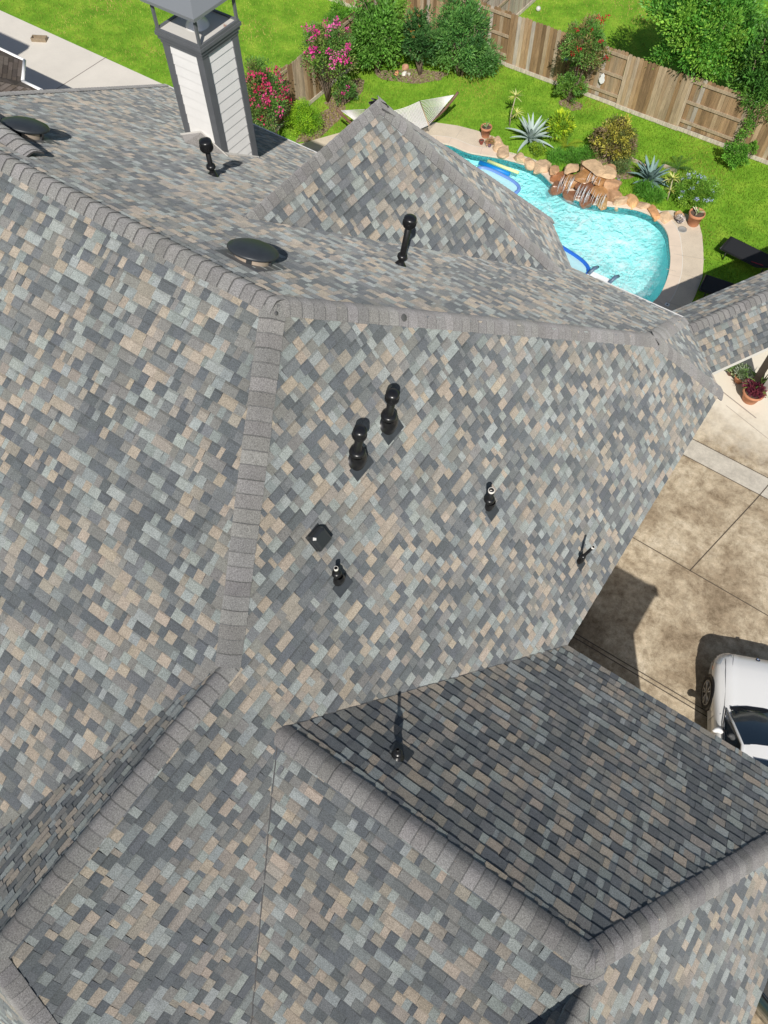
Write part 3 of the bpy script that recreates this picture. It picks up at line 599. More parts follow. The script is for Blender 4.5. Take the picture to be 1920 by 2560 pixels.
m=MB(); m.prism([(-23.9,2),(-23.9,10.0),(-38,10.0),(-38,2)],e-.1,6.9); m.build('upper_wall',mat('brick_wall'),nb)
m=MB(); m.prism([(-23.6,1.7),(-23.6,10.3),(-38.3,10.3),(-38.3,1.7)],6.9,7.1); m.build('upper_roof',mat('white_paint'),nb)
m=MB(); m.tube([(-21.45,12.15,2.9),(-21.45,12.1,.1)],.04,8); m.build('downspout',mat('white_paint'),nb)
blkk=thing('wooden_crate','small weathered brown wooden crate lying on the pale driveway','crate',(-27.45,16.9,.02))
wd=mat('crate_wood',(.28,.22,.15),rough=.9,var=.2,vscale=10); R=Matrix.Rotation(.5,3,'Z')
m=MB(); m.box((-.28,-.12,.02),(.28,.12,.05),R=R,o=(-27.45,16.9,0)); m.build('base',wd,blkk)
m=MB()
for a in ((-.28,-.12,.28,-.09),(-.28,.09,.28,.12),(-.28,-.088,-.25,.088),(.25,-.088,.28,.088)): m.box((a[0],a[1],.05),(a[2],a[3],.15),R=R,o=(-27.45,16.9,0))
m.build('side_board',wd,blkk)
# ------------------------------------------------ plants
leaf_m=mat('leaves',tint=True,gain=1.95,rough=.5,spec=.35,trans=.33); bark=mat('bark',(.20,.15,.11),rough=.9,var=.3,vscale=12); flower_m=mat('petals',tint=True,rough=.6,spec=.2,trans=.2)
def leaf(m,p,d,l,w,c,R):
    d=d.normalized(); s=d.cross(V((R.uniform(-1,1),R.uniform(-1,1),R.uniform(-.3,1)))); s=s.normalized() if s.length>1e-4 else V((1,0,0))
    m.face([p,p+d*l*.5+s*w*.5,p+d*l,p+d*l*.5-s*w*.5],c)
def rdir(R,up=0):
    while True:
        d=V((R.uniform(-1,1),R.uniform(-1,1),R.uniform(-1,1)))
        if .05<d.length<1: d.normalize(); d.z+=up; return d.normalized()
def crown(m,R,ctr,rx,ry,rz,nc,nl,ls,cols,cr=.28,drop=.0,narrow=.45,lo=-.75):
    """leaf clumps spread through an uneven crown"""
    ctr=V(ctr); cl=[]
    for i in range(nc):
        while True:
            d=rdir(R)
            if d.z>lo: break
        f=.80+.5*NZ.noise(d*1.7+ctr); r=R.uniform(.35,1)**.6*f
        c=ctr+V((d.x*rx*r,d.y*ry*r,d.z*rz*r)); cl.append(c); cc=R.choice(cols); j=R.uniform(.75,1.22); s=cr*R.uniform(.6,1.25)*min(rx,ry)
        for k in range(nl):
            q=rdir(R,.15); p=c+q*s*R.uniform(.2,1); p.z-=drop*R.random()
            if p.z<.03: p.z=.03+R.random()*.05
            j2=j*R.uniform(.8,1.22); o=(p-ctr).normalized()
            leaf(m,p,(q+o*.5+V((0,0,.35))),ls*R.uniform(.7,1.3),ls*narrow*R.uniform(.8,1.2),(cc[0]*j2,cc[1]*j2,cc[2]*j2),R)
    return cl
def limbs(m,R,base,cl,n,r0,ctr,split=.35):
    base=V(base); k=max(1,n)
    for i in range(k):
        t=V(R.choice(cl)); b=base+V((R.uniform(-1,1),R.uniform(-1,1),0))*r0*1.6
        mid=b.lerp(t,.5)+V((R.uniform(-.1,.1),R.uniform(-.1,.1),.12)); m.tube([b,b.lerp(mid,.5)+V((0,0,.05)),mid,t],[r0,r0*.8,r0*.55,r0*.2],6)
        for _ in range(2):
            t2=V(R.choice(cl)); m.tube([mid,mid.lerp(t2,.5)+V((0,0,.05)),t2],[r0*.5,r0*.35,r0*.12],5)
G_MID=[(.06,.15,.02),(.085,.20,.03),(.05,.12,.02),(.11,.23,.04)]
G_DK=[(.03,.085,.022),(.045,.11,.03),(.025,.07,.02),(.07,.15,.04)]
G_LIME=[(.14,.27,.015),(.20,.33,.02),(.09,.20,.015)]
def plant(nm,label,cat,base,ctr,r,nc,nl,ls,cols,seed,nlimb=4,r0=.03,blossoms=None,group=None,cr=.28,narrow=.45,lo=-.75,drop=0,part='crown'):
    R=random.Random(seed); t=thing(nm,label,cat,(base[0],base[1],0),group)
    m=MB(); cl=crown(m,R,ctr,r[0],r[1],r[2],nc,nl,ls,cols,cr,drop,narrow,lo); m.build(part,leaf_m,t)
    m=MB(); limbs(m,R,(base[0],base[1],0),cl,nlimb,r0,ctr); m.build('trunk',bark,t)
    if blossoms:
        nb_,size,fc,zlo=blossoms; m=MB(); C0=V(ctr)
        for i in range(nb_):
            while True:
                d=rdir(R,.25)
                if d.z>zlo: break
            f=.80+.5*NZ.noise(d*1.7+C0); p=C0+V((d.x*r[0],d.y*r[1],d.z*r[2]))*f*R.uniform(.92,1.12)
            c=R.choice(fc); sz=size*R.uniform(.6,1.3)
            for k in range(22):
                q=rdir(R,.3); j=R.uniform(.8,1.2); leaf(m,p+q*sz*R.uniform(.1,1)+V((0,0,sz*R.random()*.6)),q,sz*.65,sz*.5,(min(1,c[0]*j),c[1]*j,c[2]*j),R)
        m.build('blossoms',flower_m,t)
    return t
pink=[(.62,.05,.16),(.72,.09,.28),(.55,.03,.10)]; magenta=[(.75,.07,.36),(.66,.05,.28),(.8,.18,.45)]; red=[(.45,.01,.025),(.55,.03,.05)]
GC=[(.06,.14,.03),(.09,.19,.035),(.12,.15,.04),(.05,.11,.025)]
plant('crape_myrtle','crape myrtle covered in red pink blossom behind the chimney','shrub',(-16.2,16.9),(-16.45,16.75,1.65),(.95,1.05,1.15),150,75,.075,GC,11,7,.035,(62,.10,pink,-.35))
plant('crape_myrtle','crape myrtle with magenta blossom and bare stems against the side fence','shrub',(-16.35,19.9),(-15.95,19.65,1.95),(.95,.95,.95),105,75,.072,GC+[(.13,.23,.04)],12,9,.028,(44,.105,magenta,-.25),narrow=.5)
plant('low_shrub','small leafy shrub with few pink flowers at the foot of the magenta crape myrtle','shrub',(-15.75,20.05),(-15.7,20.1,.5),(.42,.5,.45),36,60,.07,GC,13,4,.015,(4,.06,magenta,0))
plant('round_shrub','clipped round lime green shrub below the side fence','shrub',(-15.92,18.05),(-15.92,18.1,.50),(.62,.62,.52),110,100,.045,G_LIME,14,5,.02,cr=.30,lo=-.9)
plant('tall_shrub','big mid green bushy shrub filling the left fence corner','shrub',(-15.95,22.2),(-15.95,22.25,1.25),(1.05,1.0,1.35),150,52,.125,G_MID,15,7,.04)
plant('tall_shrub','loose shrub with thin upright leaves rising behind the left corner shrub','shrub',(-16.15,23.6),(-16.1,23.6,1.5),(.6,.6,1.1),60,70,.09,[(.10,.21,.03),(.14,.26,.04)],16,5,.03)
plant('magnolia_bush','dark glossy leaved bush with orange new shoots between the two big green shrubs','shrub',(-14.6,23.0),(-14.65,23.0,1.15),(.68,.62,1.15),95,60,.11,G_DK,17,6,.035,(20,.05,[(.42,.22,.05),(.5,.3,.08)],.35))
plant('tall_shrub','largest feathery green shrub standing by the rear fence left of the plain fence panel','shrub',(-13.35,23.75),(-13.4,23.6,1.35),(1.15,.95,1.5),190,55,.135,[(.05,.135,.03),(.075,.18,.04),(.04,.11,.03),(.10,.21,.05)],18,8,.045,narrow=.25)
plant('tall_shrub','lower right part shrub drooping on the lawn below the feathery shrub','shrub',(-12.75,24.0),(-12.7,23.9,.7),(.75,.6,.7),75,50,.13,[(.05,.13,.03),(.08,.17,.05)],19,6,.03,narrow=.25)
plant('spiky_shrub','bright narrow leaved plant beyond the side fence','shrub',(-17.95,22.85),(-17.95,22.85,.8),(.5,.5,.8),70,60,.13,[(.09,.21,.02),(.06,.15,.02)],20,5,.02,narrow=.16)
plant('yellow_bush','small yellow green bush beside the clay pots in the left bed','shrub',(-15.45,22.95),(-15.45,22.95,.45),(.28,.25,.4),30,55,.06,G_LIME,21,3,.012)
plant('crape_myrtle','crape myrtle with sparse dark red flowers growing against the rear fence','shrub',(-9.4,24.55),(-9.15,24.25,2.15),(.88,.72,.95),120,70,.07,[(.07,.16,.03),(.10,.17,.04),(.16,.13,.05)],22,8,.03,(15,.065,red,-.2),cr=.25)
plant('crape_myrtle','low leafy growth with one red bloom under the red crape myrtle','shrub',(-9.45,24.5),(-9.45,24.42,.62),(.55,.42,.62),60,65,.07,[(.07,.15,.03),(.10,.19,.03)],23,5,.02,(2,.06,red,0))
for i,(c,r,nc,cols,lb,ls) in enumerate((((-6.15,26.2,2.7),(2.0,1.7,1.75),560,[(.05,.15,.02),(.075,.20,.03),(.11,.25,.035),(.16,.29,.04)],'large bright green spreading tree leaning over the rear fence',.11),((-3.9,26.1,2.3),(1.4,1.3,1.5),280,[(.035,.10,.018),(.055,.14,.025),(.09,.19,.03)],'darker green tree at the right end of the rear fence',.10))):
    plant('leafy_tree',lb,'tree',(c[0]-.2,c[1]+.6),c,r,nc,80,ls,cols,30+i,9,.07,cr=.19)
plant('hanging_vine','leafy vine hanging over the fence top at the right','vine',(-3.5,25.3),(-3.3,25.15,1.75),(1.0,.28,.5),60,55,.07,[(.05,.13,.02),(.09,.19,.03)],34,3,.02,cr=.6)
plant('hanging_vine','thin vine trailing down the fence post at the right','vine',(-3.55,25.1),(-3.6,25.05,.9),(.22,.16,.85),26,40,.06,[(.08,.19,.03),(.11,.24,.03)],35,3,.012,cr=.8)
plant('variegated_shrub','rounded shrub of bronze and yellow leaves above the waterfall','shrub',(-6.85,22.4),(-6.85,22.5,.72),(.78,.68,.78),150,80,.07,[(.13,.12,.04),(.22,.21,.04),(.09,.11,.03),(.30,.28,.05),(.16,.12,.07)],36,6,.03,narrow=.5,cr=.24)
plant('low_ground_shrub','low dull green growth under the bronze shrub','shrub',(-6.3,22.25),(-6.3,22.25,.2),(.45,.4,.25),40,50,.05,[(.07,.13,.04),(.12,.15,.05)],37,3,.01)
plant('croton_bush','bright yellow green croton right of the left agave','shrub',(-8.8,22.55),(-8.8,22.55,.42),(.50,.45,.42),60,42,.16,[(.22,.32,.02),(.34,.40,.03),(.12,.22,.02)],38,4,.015,narrow=.22,lo=-.4)
plant('small_mound','small dense olive green mound in front of the left agave','shrub',(-8.95,21.45),(-8.95,21.45,.16),(.28,.26,.2),40,60,.05,[(.16,.24,.02),(.10,.18,.02)],39,2,.01,lo=-.2)
plant('flowering_shrub','pale blue flowering shrub beside the larger terracotta pot','shrub',(-3.85,21.95),(-3.82,22.05,.38),(.72,.66,.42),140,65,.055,[(.08,.17,.02),(.11,.22,.03),(.15,.25,.03)],40,5,.015,(38,.048,[(.50,.58,.92),(.62,.70,.95)],.0),lo=-.5)
plant('small_shrub','small green shrub alone on the lawn near the right end of the fence','shrub',(-3.48,24.3),(-3.5,24.25,.45),(.46,.38,.48),48,55,.07,[(.06,.16,.02),(.10,.23,.03)],41,4,.015)
plant('small_shrub','weedy seedling in the grass by the fence post at the far right','shrub',(-3.2,24.95),(-3.2,24.95,.4),(.2,.16,.4),18,40,.06,[(.10,.21,.03)],42,2,.01)
for i,(x,y) in enumerate(((-8.3,21.45),(-7.9,21.75),(-7.6,22.1),(-5.3,21.55),(-4.9,21.5))):
    plant('grass_tuft',['long grassy tuft by the second border rock','grassy clump between croton and waterfall','dark grassy clump left of the bronze shrub','low weedy clump below the right agave','weedy clump between agave and the flat border stones'][i],'grass clump',(x,y),(x,y,.14),(.36,.3,.16),26,42,.15,[(.06,.17,.02),(.09,.22,.03)],50+i,1,.006,narrow=.10,lo=-.1,part='blades')
def blade(m,base,az,L,w0,elev,bend,c,fold=.25,n=6,tip=True,wmid=1.25):
    d=V((math.cos(az),math.sin(az),0)); s=V((-d.y,d.x,0)); rows=[]; p=V(base); e=elev
    for i in range(n+1):
        t=i/n; w=w0*(1+(wmid-1)*math.sin(min(1,t*2)*math.pi/2))*(1-t)**.65 if tip else w0*(1-.6*t)
        w=max(w,.002); up=V((-d.x*math.sin(e),-d.y*math.sin(e),math.cos(e)))
        rows.append([p-s*w/2+up*w*fold,p.copy(),p+s*w/2+up*w*fold]); st=d*math.cos(e)+V((0,0,math.sin(e))); p=p+st*(L/n); e-=bend/n
    m.grid(rows,c,True)
def agave(label,base,r,h,n,col,seed):
    R=random.Random(seed); t=thing('agave',label,'agave',(*base,0),'silver blue agaves in the pool bed'); 
    for i in range(n):
        f=i/n; az=i*2.39996+R.uniform(-.15,.15); el=.25+1.15*f; L=(r*(1-.15*f))*R.uniform(.85,1.12); j=R.uniform(.85,1.12)
        m=MB(); blade(m,(base[0]+math.cos(az)*.04,base[1]+math.sin(az)*.04,.05+.05*f),az,L,.125*R.uniform(.9,1.15),el,R.uniform(.15,.55) if f>.3 else R.uniform(.3,.9),(col[0]*j,col[1]*j,col[2]*j),.32,8,wmid=1.35)
        m.build('leaf',mat('agave_skin',tint=True,rough=.5,var=.08,vscale=15,spec=.35),t)
    m=MB(); m.lathe([(.09,0),(.10,.06),(.05,.14),(0,.16)],(*base,0),12,(.2,.28,.22)); m.build('heart',mat('agave_skin'),t)
agave('pale silver agave with long arching leaves nearer the small pots',(-9.48,21.9),.86,.8,27,(.36,.45,.42),61)
agave('darker blue green agave with stiff leaves right of the waterfall',(-5.36,22.15),.78,.8,32,(.17,.27,.25),62)
def rosette(t,ctr,L,n,cols,seed,el=(.1,1.2),w=.035,bend=.9,nm='leaf_rosette'):
    R=random.Random(seed); m=MB()
    for i in range(n): blade(m,ctr,i*2.4+R.uniform(-.2,.2),L*R.uniform(.8,1.1),w,R.uniform(*el),bend*R.uniform(.6,1.2),R.choice(cols),.2,5)
    return m.build(nm,mat('striped_leaf',tint=True,rough=.5,spec=.3,trans=.15),t)
yl=[(.62,.62,.14),(.50,.54,.12),(.28,.38,.08),(.66,.66,.28)]
t=thing('dracaena','thin two headed dracaena with yellow striped leaves left of the pale agave','plant',(-10.45,22.2,0))
m=MB(); m.tube([(-10.45,22.2,0),(-10.47,22.22,.4),(-10.43,22.3,.98)],[.022,.018,.013],7); m.tube([(-10.46,22.21,.3),(-10.36,22.2,.42),(-10.28,22.22,.52)],[.015,.012,.01],6); m.build('stem',mat('pale_stem',(.42,.36,.27),rough=.8),t)
rosette(t,(-10.43,22.3,.98),.34,20,yl,1); rosette(t,(-10.28,22.22,.52),.28,16,yl,2)
t=thing('dracaena','yellow variegated dracaena beside the blue flowering shrub','plant',(-4.52,21.72,0))
m=MB(); m.tube([(-4.52,21.72,0),(-4.55,21.74,.3),(-4.62,21.9,.62)],[.02,.017,.012],7); m.build('stem',mat('pale_stem'),t)
rosette(t,(-4.62,21.9,.62),.30,18,yl,3); rosette(t,(-4.55,21.76,.32),.25,14,yl,4); rosette(t,(-4.75,22.05,.45),.25,12,yl,5)
t=thing('spider_grass','thin green strap leaved clump behind the yellow dracaena','plant',(-4.4,22.35,0)); rosette(t,(-4.4,22.35,.1),.55,60,[(.12,.22,.05),(.18,.28,.07)],6,(.3,1.4),.014,1.2)
def palm(label,base,L,n,cols,seed):
    R=random.Random(seed); t=thing('sago_palm',label,'palm',(*base,0))
    for i in range(n):
        az=i*2.4; e=R.uniform(.45,1.1); m=MB(); p=V((*base,.08)); d=V((math.cos(az),math.sin(az),0)); s=V((-d.y,d.x,0)); k=18; c=R.choice(cols)
        for j in range(k):
            q=p+(d*math.cos(e)+V((0,0,math.sin(e))))*(L/k); m.face([p-s*.004,p+s*.004,q+s*.004,q-s*.004],c)
            ll=L*.26*math.sin(math.pi*(j+1.5)/(k+2))
            for sg in (-1,1): m.face([p,p+(s*sg+d*.45+V((0,0,.15))).normalized()*ll+d*.0,p+(d*.018)+V((0,0,.002))],c)
            p=q; e-=1.2/k
        m.build('frond',mat('striped_leaf'),t)
palm('young palm with one yellowing frond below the croton',(-8.32,22.22),.62,7,[(.28,.33,.03),(.10,.20,.03)],71)
palm('small dark green palm behind the right agave',(-4.86,23.25),.55,9,[(.05,.13,.03),(.07,.16,.03)],72)
# ------------------------------------------------ pots
terra=mat('terracotta',(.50,.22,.115),rough=.75,var=.12,vscale=9); soilp=mat('potting_soil',(.10,.07,.05),rough=.95)
def pot(nm,label,base,r,h,mt,ribs=False,group=None,z0=.04):
    t=thing(nm,label,'plant pot',(*base,z0),group); o=(*base,z0); m=MB()
    m.lathe([(0,.0),(r*.66,0),(r*.70,.02),(r*.92,h*.80),(r*1.0,h*.80),(r*1.03,h*.83),(r*1.03,h*.97),(r*.99,h),(r*.90,h),(r*.87,h*.9),(r*.85,h*.85)],o,30)
    m.build('pot_body',mt,t); m=MB(); m.lathe([(r*.87,h*.86),(0,h*.87)],o,20); m.build('soil',soilp,t); return t
t=pot('terracotta_pot','terracotta pot holding a striped aloe, on the deck above the pool noodles',(-10.82,21.24),.185,.36,terra); rosette(t,(-10.82,21.24,.36),.20,14,[(.45,.5,.3),(.12,.22,.05),(.7,.7,.55)],81,(.4,1.35),.035,.3)
pot('glazed_pot','small dark red glazed pot with pale soil beside the aloe pot',(-10.73,20.83),.082,.13,mat('red_glaze',(.28,.05,.035),rough=.3))
t=pot('glazed_pot','tiny blue pot with reddish twiggy succulent touching the first boulder',(-10.44,20.86),.075,.12,mat('blue_glaze',(.07,.06,.20),rough=.3)); R=random.Random(5); m=MB(); crown(m,R,(-10.44,20.86,.24),.16,.15,.10,22,30,.045,[(.25,.13,.07),(.18,.16,.06),(.34,.2,.12)],.4); m.build('succulent',leaf_m,t)
t=pot('terracotta_pot','larger ribbed terracotta pot with a variegated plant at the deck end',(-3.42,21.13),.235,.42,terra); rosette(t,(-3.42,21.13,.42),.24,10,[(.65,.66,.4),(.2,.32,.08),(.75,.75,.55)],82,(.4,1.3),.06,.5)
t=pot('glazed_pot','dark blue bowl of white flowers next to the large terracotta pot',(-3.80,20.98),.12,.12,mat('dark_glaze',(.02,.025,.06),rough=.25)); m=MB(); crown(m,R,(-3.80,20.98,.18),.15,.14,.07,26,24,.045,[(.75,.68,.66),(.8,.75,.72),(.45,.42,.36)],.35); m.build('blossoms',flower_m,t)
t=thing('deck_drain','round grey plastic skimmer lid set flush in the deck','drain',(-3.58,20.72,.036)); m=MB(); m.lathe([(.135,0),(.135,.014),(.11,.014),(.105,.010),(0,.012)],(-3.58,20.72,.036),28); m.build('lid',mat('grey_plastic',(.30,.30,.28),rough=.6),t)
t=thing('deck_drain','tiny white deck drain with dark hole in the shaded deck corner','drain',(-2.66,17.62,.036)); m=MB(); m.box((-2.72,17.56,.036),(-2.60,17.68,.048)); m.build('plate',mat('white_paint'),t); m=MB(); m.lathe([(.025,.049),(0,.05)],(-2.66,17.62,0),12); m.build('hole',blk2,t)
# small statue
t=thing('garden_statue','small grey stone animal statue standing beside the waterfall rocks','statue',(-6.08,21.32,0)); st_=mat('grey_stone',(.20,.20,.20),rough=.8,var=.2,vscale=15)
m=MB(); m.lathe([(.0,0),(.095,0),(.10,.05),(.085,.14),(.06,.22),(.045,.25)],(-6.08,21.32,0),16); m.lathe([(0,.24),(.05,.26),(.062,.31),(.045,.36),(0,.375)],(-6.08,21.32,0),14)
for s in (-1,1): m.lathe([(.018,.35),(.012,.39),(0,.41)],(-6.08+s*.035,21.32,0),8)
m.build('figure',st_,t)
# ------------------------------------------------ boulders and waterfall
def rock(m,ctr,s,R,cols,flat=.6,sub=3,rough=.28):
    import bmesh
    bm=bmesh.new(); bmesh.ops.create_icosphere(bm,subdivisions=sub,radius=1); off=V((R.uniform(0,99),R.uniform(0,99),0)); a=R.uniform(0,3.14); ca,sa=math.cos(a),math.sin(a)
    # knock the ball into facets with random cutting planes
    pl=[(rdir(R),R.uniform(.5,.8)) for _ in range(13)]+[(V((0,0,1)),R.uniform(.45,.65))]
    for v in bm.verts:
        p=v.co.normalized()
        for nn_,dd in pl:
            k=p.dot(nn_)
            if k>dd: p=p-nn_*(k-dd)
        p=p*(1+rough*.5*NZ.noise(p*1.6+off)+rough*.25*NZ.noise(p*5+off)); x,y=p.x*s[0],p.y*s[1]; v.co=V((x*ca-y*sa,x*sa+y*ca,p.z*s[2]))+V(ctr)
    c=R.choice(cols); i=len(m.v); bm.verts.index_update(); m.v+=[tuple(v.co) for v in bm.verts]
    for f in bm.faces: j=R.uniform(.95,1.05); m.f.append(tuple(i+v.index for v in f.verts)); m.c.append((c[0]*j,c[1]*j,c[2]*j)); m.sm.append(False)
    bm.free()
rk_m=mat('sandstone',tint=True,rough=.85,var=.22,vscale=7,grain=.2,gscale=60,bump=.8,bscale=25,var2=.25,v2scale=2.5); wet_m=mat('wet_sandstone',tint=True,rough=.28,spec=.6,var=.3,vscale=6,grain=.2,gscale=50,bump=.8,bscale=25)
TAN=[(.62,.44,.27),(.54,.38,.24),(.66,.50,.33)]; ORG=[(.56,.29,.13),(.60,.35,.16)]; 
edge=[(-10.32,21.17,.20,.24,.16,TAN),(-10.1,20.93,.17,.22,.15,TAN),(-9.82,20.80,.27,.22,.19,TAN),(-9.32,20.84,.25,.21,.19,TAN),(-8.93,20.85,.23,.2,.18,TAN),(-8.42,20.86,.30,.26,.24,TAN+ORG),(-5.72,20.72,.26,.20,.24,ORG+TAN),(-5.36,20.90,.30,.20,.2,ORG),(-4.98,21.0,.17,.24,.17,TAN),(-4.62,20.93,.29,.2,.16,ORG+TAN),(-4.2,20.85,.27,.22,.13,TAN),(-3.88,21.22,.17,.15,.15,ORG)]
RR=random.Random(44)
lbs=['flat tan boulder behind the aloe pot','tan boulder touching the tiny blue pot','rounded tan boulder, first at the end of the yellow noodle','tan boulder with orange blotch, second along from the yellow noodle end','squarish pale boulder, third along from the yellow noodle end','large grey tan boulder just left of the waterfall','upright orange boulder just right of the waterfall','long orange boulder, second to the right of the waterfall','narrow upright slab between the two long orange boulders','long two tone boulder, fourth to the right of the waterfall','pale flat boulder at the start of the right deck','small orange boulder behind the bowl of white flowers']
for (x,y,a,b2,c,cols),lb in zip(edge,lbs):
    m=MB(); rock(m,(x,y,.05),(a*1.2,b2*1.2,c*1.3),RR,cols,sub=3,rough=.2); o=m.build('boulder',rk_m,None,(x,y,0)); tag(o,lb,'boulder','sandstone boulders edging the pool')
wf=thing('rock_waterfall','stacked sandstone waterfall with white water spilling into the pool','waterfall',(-7.0,20.6,0))
tiers=[(-7.75,20.72,.10,.30,.26,.25,1),(-8.02,20.80,.30,.22,.16,.12,0),(-7.6,21.0,.38,.33,.2,.14,0),(-7.35,20.62,.30,.32,.26,.20,1),(-7.55,20.28,.06,.30,.22,.28,1),(-7.0,20.28,.0,.34,.20,.22,1),(-6.55,20.36,.0,.30,.2,.2,1),(-6.15,20.48,.02,.28,.2,.2,1),
(-6.85,20.56,.34,.42,.26,.14,1),(-6.35,20.66,.30,.32,.26,.16,1),(-6.95,20.82,.56,.40,.24,.12,1),(-6.5,20.92,.52,.30,.24,.14,1),(-6.8,21.1,.76,.50,.30,.11,0),(-6.45,21.22,.72,.34,.28,.12,0),(-7.1,21.2,.45,.34,.28,.35,0),(-6.1,21.0,.45,.22,.28,.24,0),(-5.95,20.78,.28,.2,.24,.22,0),(-6.5,21.35,.3,.5,.3,.3,0)]
for x,y,z,a,b2,c,wet in tiers:
    m=MB(); rock(m,(x,y,z*.74),(a*1.22,b2*1.25,c*1.1),RR,[(.33,.14,.06),(.38,.20,.08),(.27,.16,.08),(.23,.11,.06),(.40,.26,.12)] if wet else [(.44,.26,.14),(.56,.39,.23),(.34,.18,.09)],sub=3,rough=.22); m.build('ledge_rock',wet_m if wet else rk_m,wf)
fo=mat('falling_water',(.85,.9,.92),rough=.3,trans=.3)
m=MB()
for (x0,x1,y0,z0,y1,z1,nn_) in ((-7.55,-7.15,20.5,.52,20.05,.0,13),(-7.0,-6.5,20.42,.46,20.02,-.05,17),(-6.9,-6.4,20.80,.66,20.45,.42,9),(-6.45,-6.0,20.48,.40,20.12,-.05,11)):
    for k in range(nn_):
        x=RR.uniform(x0,x1); a=RR.uniform(0,.35); b2=RR.uniform(.65,1); pts=[]
        for j in range(5):
            t=a+(b2-a)*j/4; pts.append((x+RR.uniform(-.01,.01),y0+(y1-y0)*t**.7,z0+(z1-z0)*t**1.5+.03))
        m.tube(pts,[.001,.004,.006,.005,.002],4)
m.build('spill',fo,wf)
# timber edging in the bed
for (a,b2,lb) in (((-6.42,22.9),(-5.75,22.78),'pale timber edging beside the bronze shrub'),((-5.3,23.15),(-4.85,23.12),'short timber edging piece behind the right agave')):
    d=(V(b2)-V(a)); L_=d.length; R_=Matrix.Rotation(math.atan2(d.y,d.x),3,'Z'); m=MB(); m.box((0,-.035,0),(L_,.035,.09),R=R_,o=(*a,0)); o=m.build('timber_edging',mat('weathered_timber',(.46,.38,.29),rough=.9,var=.15,vscale=12,stretch=(1,6,1)),None,(*a,0)); tag(o,lb,'edging')
for (x,y,s,col,lb) in ((-15.28,22.56,(.16,.10,.10),(.55,.25,.13),'orange clay block at the edge of the left bed'),(-15.02,22.66,(.14,.12,.11),(.66,.63,.57),'pale white stone beside the orange clay block'),(-15.2,22.95,(.16,.12,.16),(.52,.28,.18),'rusty broken pot shard behind the white stone'),(-14.86,22.72,(.09,.07,.06),(.6,.55,.48),'smallest pale stone in the left bed')):
    m=MB(); rock(m,(x,y,.06),s,RR,[col],sub=2,rough=.15); o=m.build('garden_stone',rk_m,None,(x,y,0)); tag(o,lb,'stone')
# ------------------------------------------------ fences
wood_m=mat('fence_wood',tint=True,rough=.9,spec=.15,var=.28,vscale=3.5,stretch=(9,9,.9),var2=.25,v2scale=.9,bump=.4,bscale=10)
WC=[(.31,.205,.115),(.35,.24,.14),(.27,.175,.095),(.38,.275,.17),(.34,.26,.17),(.22,.145,.08),(.43,.34,.24),(.29,.19,.10)]
def fence(nm,label,a,d,nrmv,n,first,seed,L=2.17,h=1.80,cols=WC):
    """board panels that alternate plain and framed; d runs along the fence, nrmv points at the viewer"""
    R=random.Random(seed); t=thing(nm,label,'fence',(a[0],a[1],0)); d=V((*d,0)); nv=V((*nrmv,0)); a=V((*a,0))
    Rm=Matrix((d,nv,V((0,0,1)))).transposed()
    for k in range(n):
        o=a+d*(k*L); framed=(k%2==0)==first; m=MB(); x=.0; i=0; yb=.0 if not framed else -.06; x=.055 if framed else -.05; xe=L-.055 if framed else L+.05
        while x<xe-.02:
            w=min(.136,xe-x); c=R.choice(cols); j=R.uniform(.82,1.15); c=(c[0]*j,c[1]*j,c[2]*j); hh=h+R.uniform(-.02,.02); z0=.14; off=yb+R.uniform(-.004,.004)
            if R.random()<.08: c=(.42*j,.37*j,.31*j)
            fr=[(x+.002,z0),(x+w-.002,z0),(x+w-.002,hh-.035),(x+w-.032,hh),(x+.032,hh),(x+.002,hh-.035)]
            P=[o+Rm@V((u,off,v)) for u,v in fr]; Q=[o+Rm@V((u,off-.018,v)) for u,v in fr]
            m.face(P[::-1],c); m.face(Q,c)
            for e in range(6): f=(e+1)%6; m.face([P[e],P[f],Q[f],Q[e]],(c[0]*.9,c[1]*.9,c[2]*.9))
            x+=w
        m.build('board_panel',wood_m,t)
        m=MB(); m.box((-.05 if not framed else .05,.0-.0,.02),(L+(.05 if not framed else -.05),.03,.15),c=(.52,.46,.38),R=Rm,o=o+Rm@V((0,(.004 if not framed else -.03),0))); m.build('kick_board',wood_m,t)
        if framed:
            for z,hh in ((.32,.09),(.96,.09),(1.62,.09)):
                m=MB(); m.box((.05,-.055,z),(L-.05,-.015,z+hh),c=(.37,.29,.20),R=Rm,o=o); m.build('rail',wood_m,t)
    for k in range(n+1):
        o=a+d*(k*L); m=MB(); m.box((-.05,-.11,0),(.05,-.012,h-.03),c=(.30,.22,.15),R=Rm,o=o); m.build('post',wood_m,t)
    return t
fence('wooden_fence','long weathered board fence along the back of the pool garden',(-29.64,25.10),(1,0),(0,-1),17,False,91)
fence('wooden_fence','side fence running from behind the crape myrtles to the rear corner',(-16.75,25.04),(0,-1),(1,0),4,False,92)
GW=[(.42,.35,.29),(.38,.31,.26),(.46,.40,.34)]
fence('wooden_fence','grey neighbouring fence meeting the far side of the rear fence',(-13.55,25.25),(0,1),(1,0),4,True,93,cols=GW,L=2.17,h=1.95)
t=thing('fence_ornament','white shield shaped ornament hung on the fence boards','ornament',(-8.66,25.0,.9)); m=MB(); y0=25.05
sh=[(-.10,-.05),(-.085,-.13),(0,-.2),(.085,-.13),(.10,-.05),(.06,.04),(.07,.09),(.0,.17),(-.07,.09),(-.06,.04)]
P=[V((-8.66+x,y0,.82+z)) for x,z in sh]; Q=[p+V((0,.02,0)) for p in P]; m.face(P); m.face(Q[::-1])
for i in range(len(P)): j=(i+1)%len(P); m.face([P[i],Q[i],Q[j],P[j]])
m.build('plaque',mat('white_paint'),t)
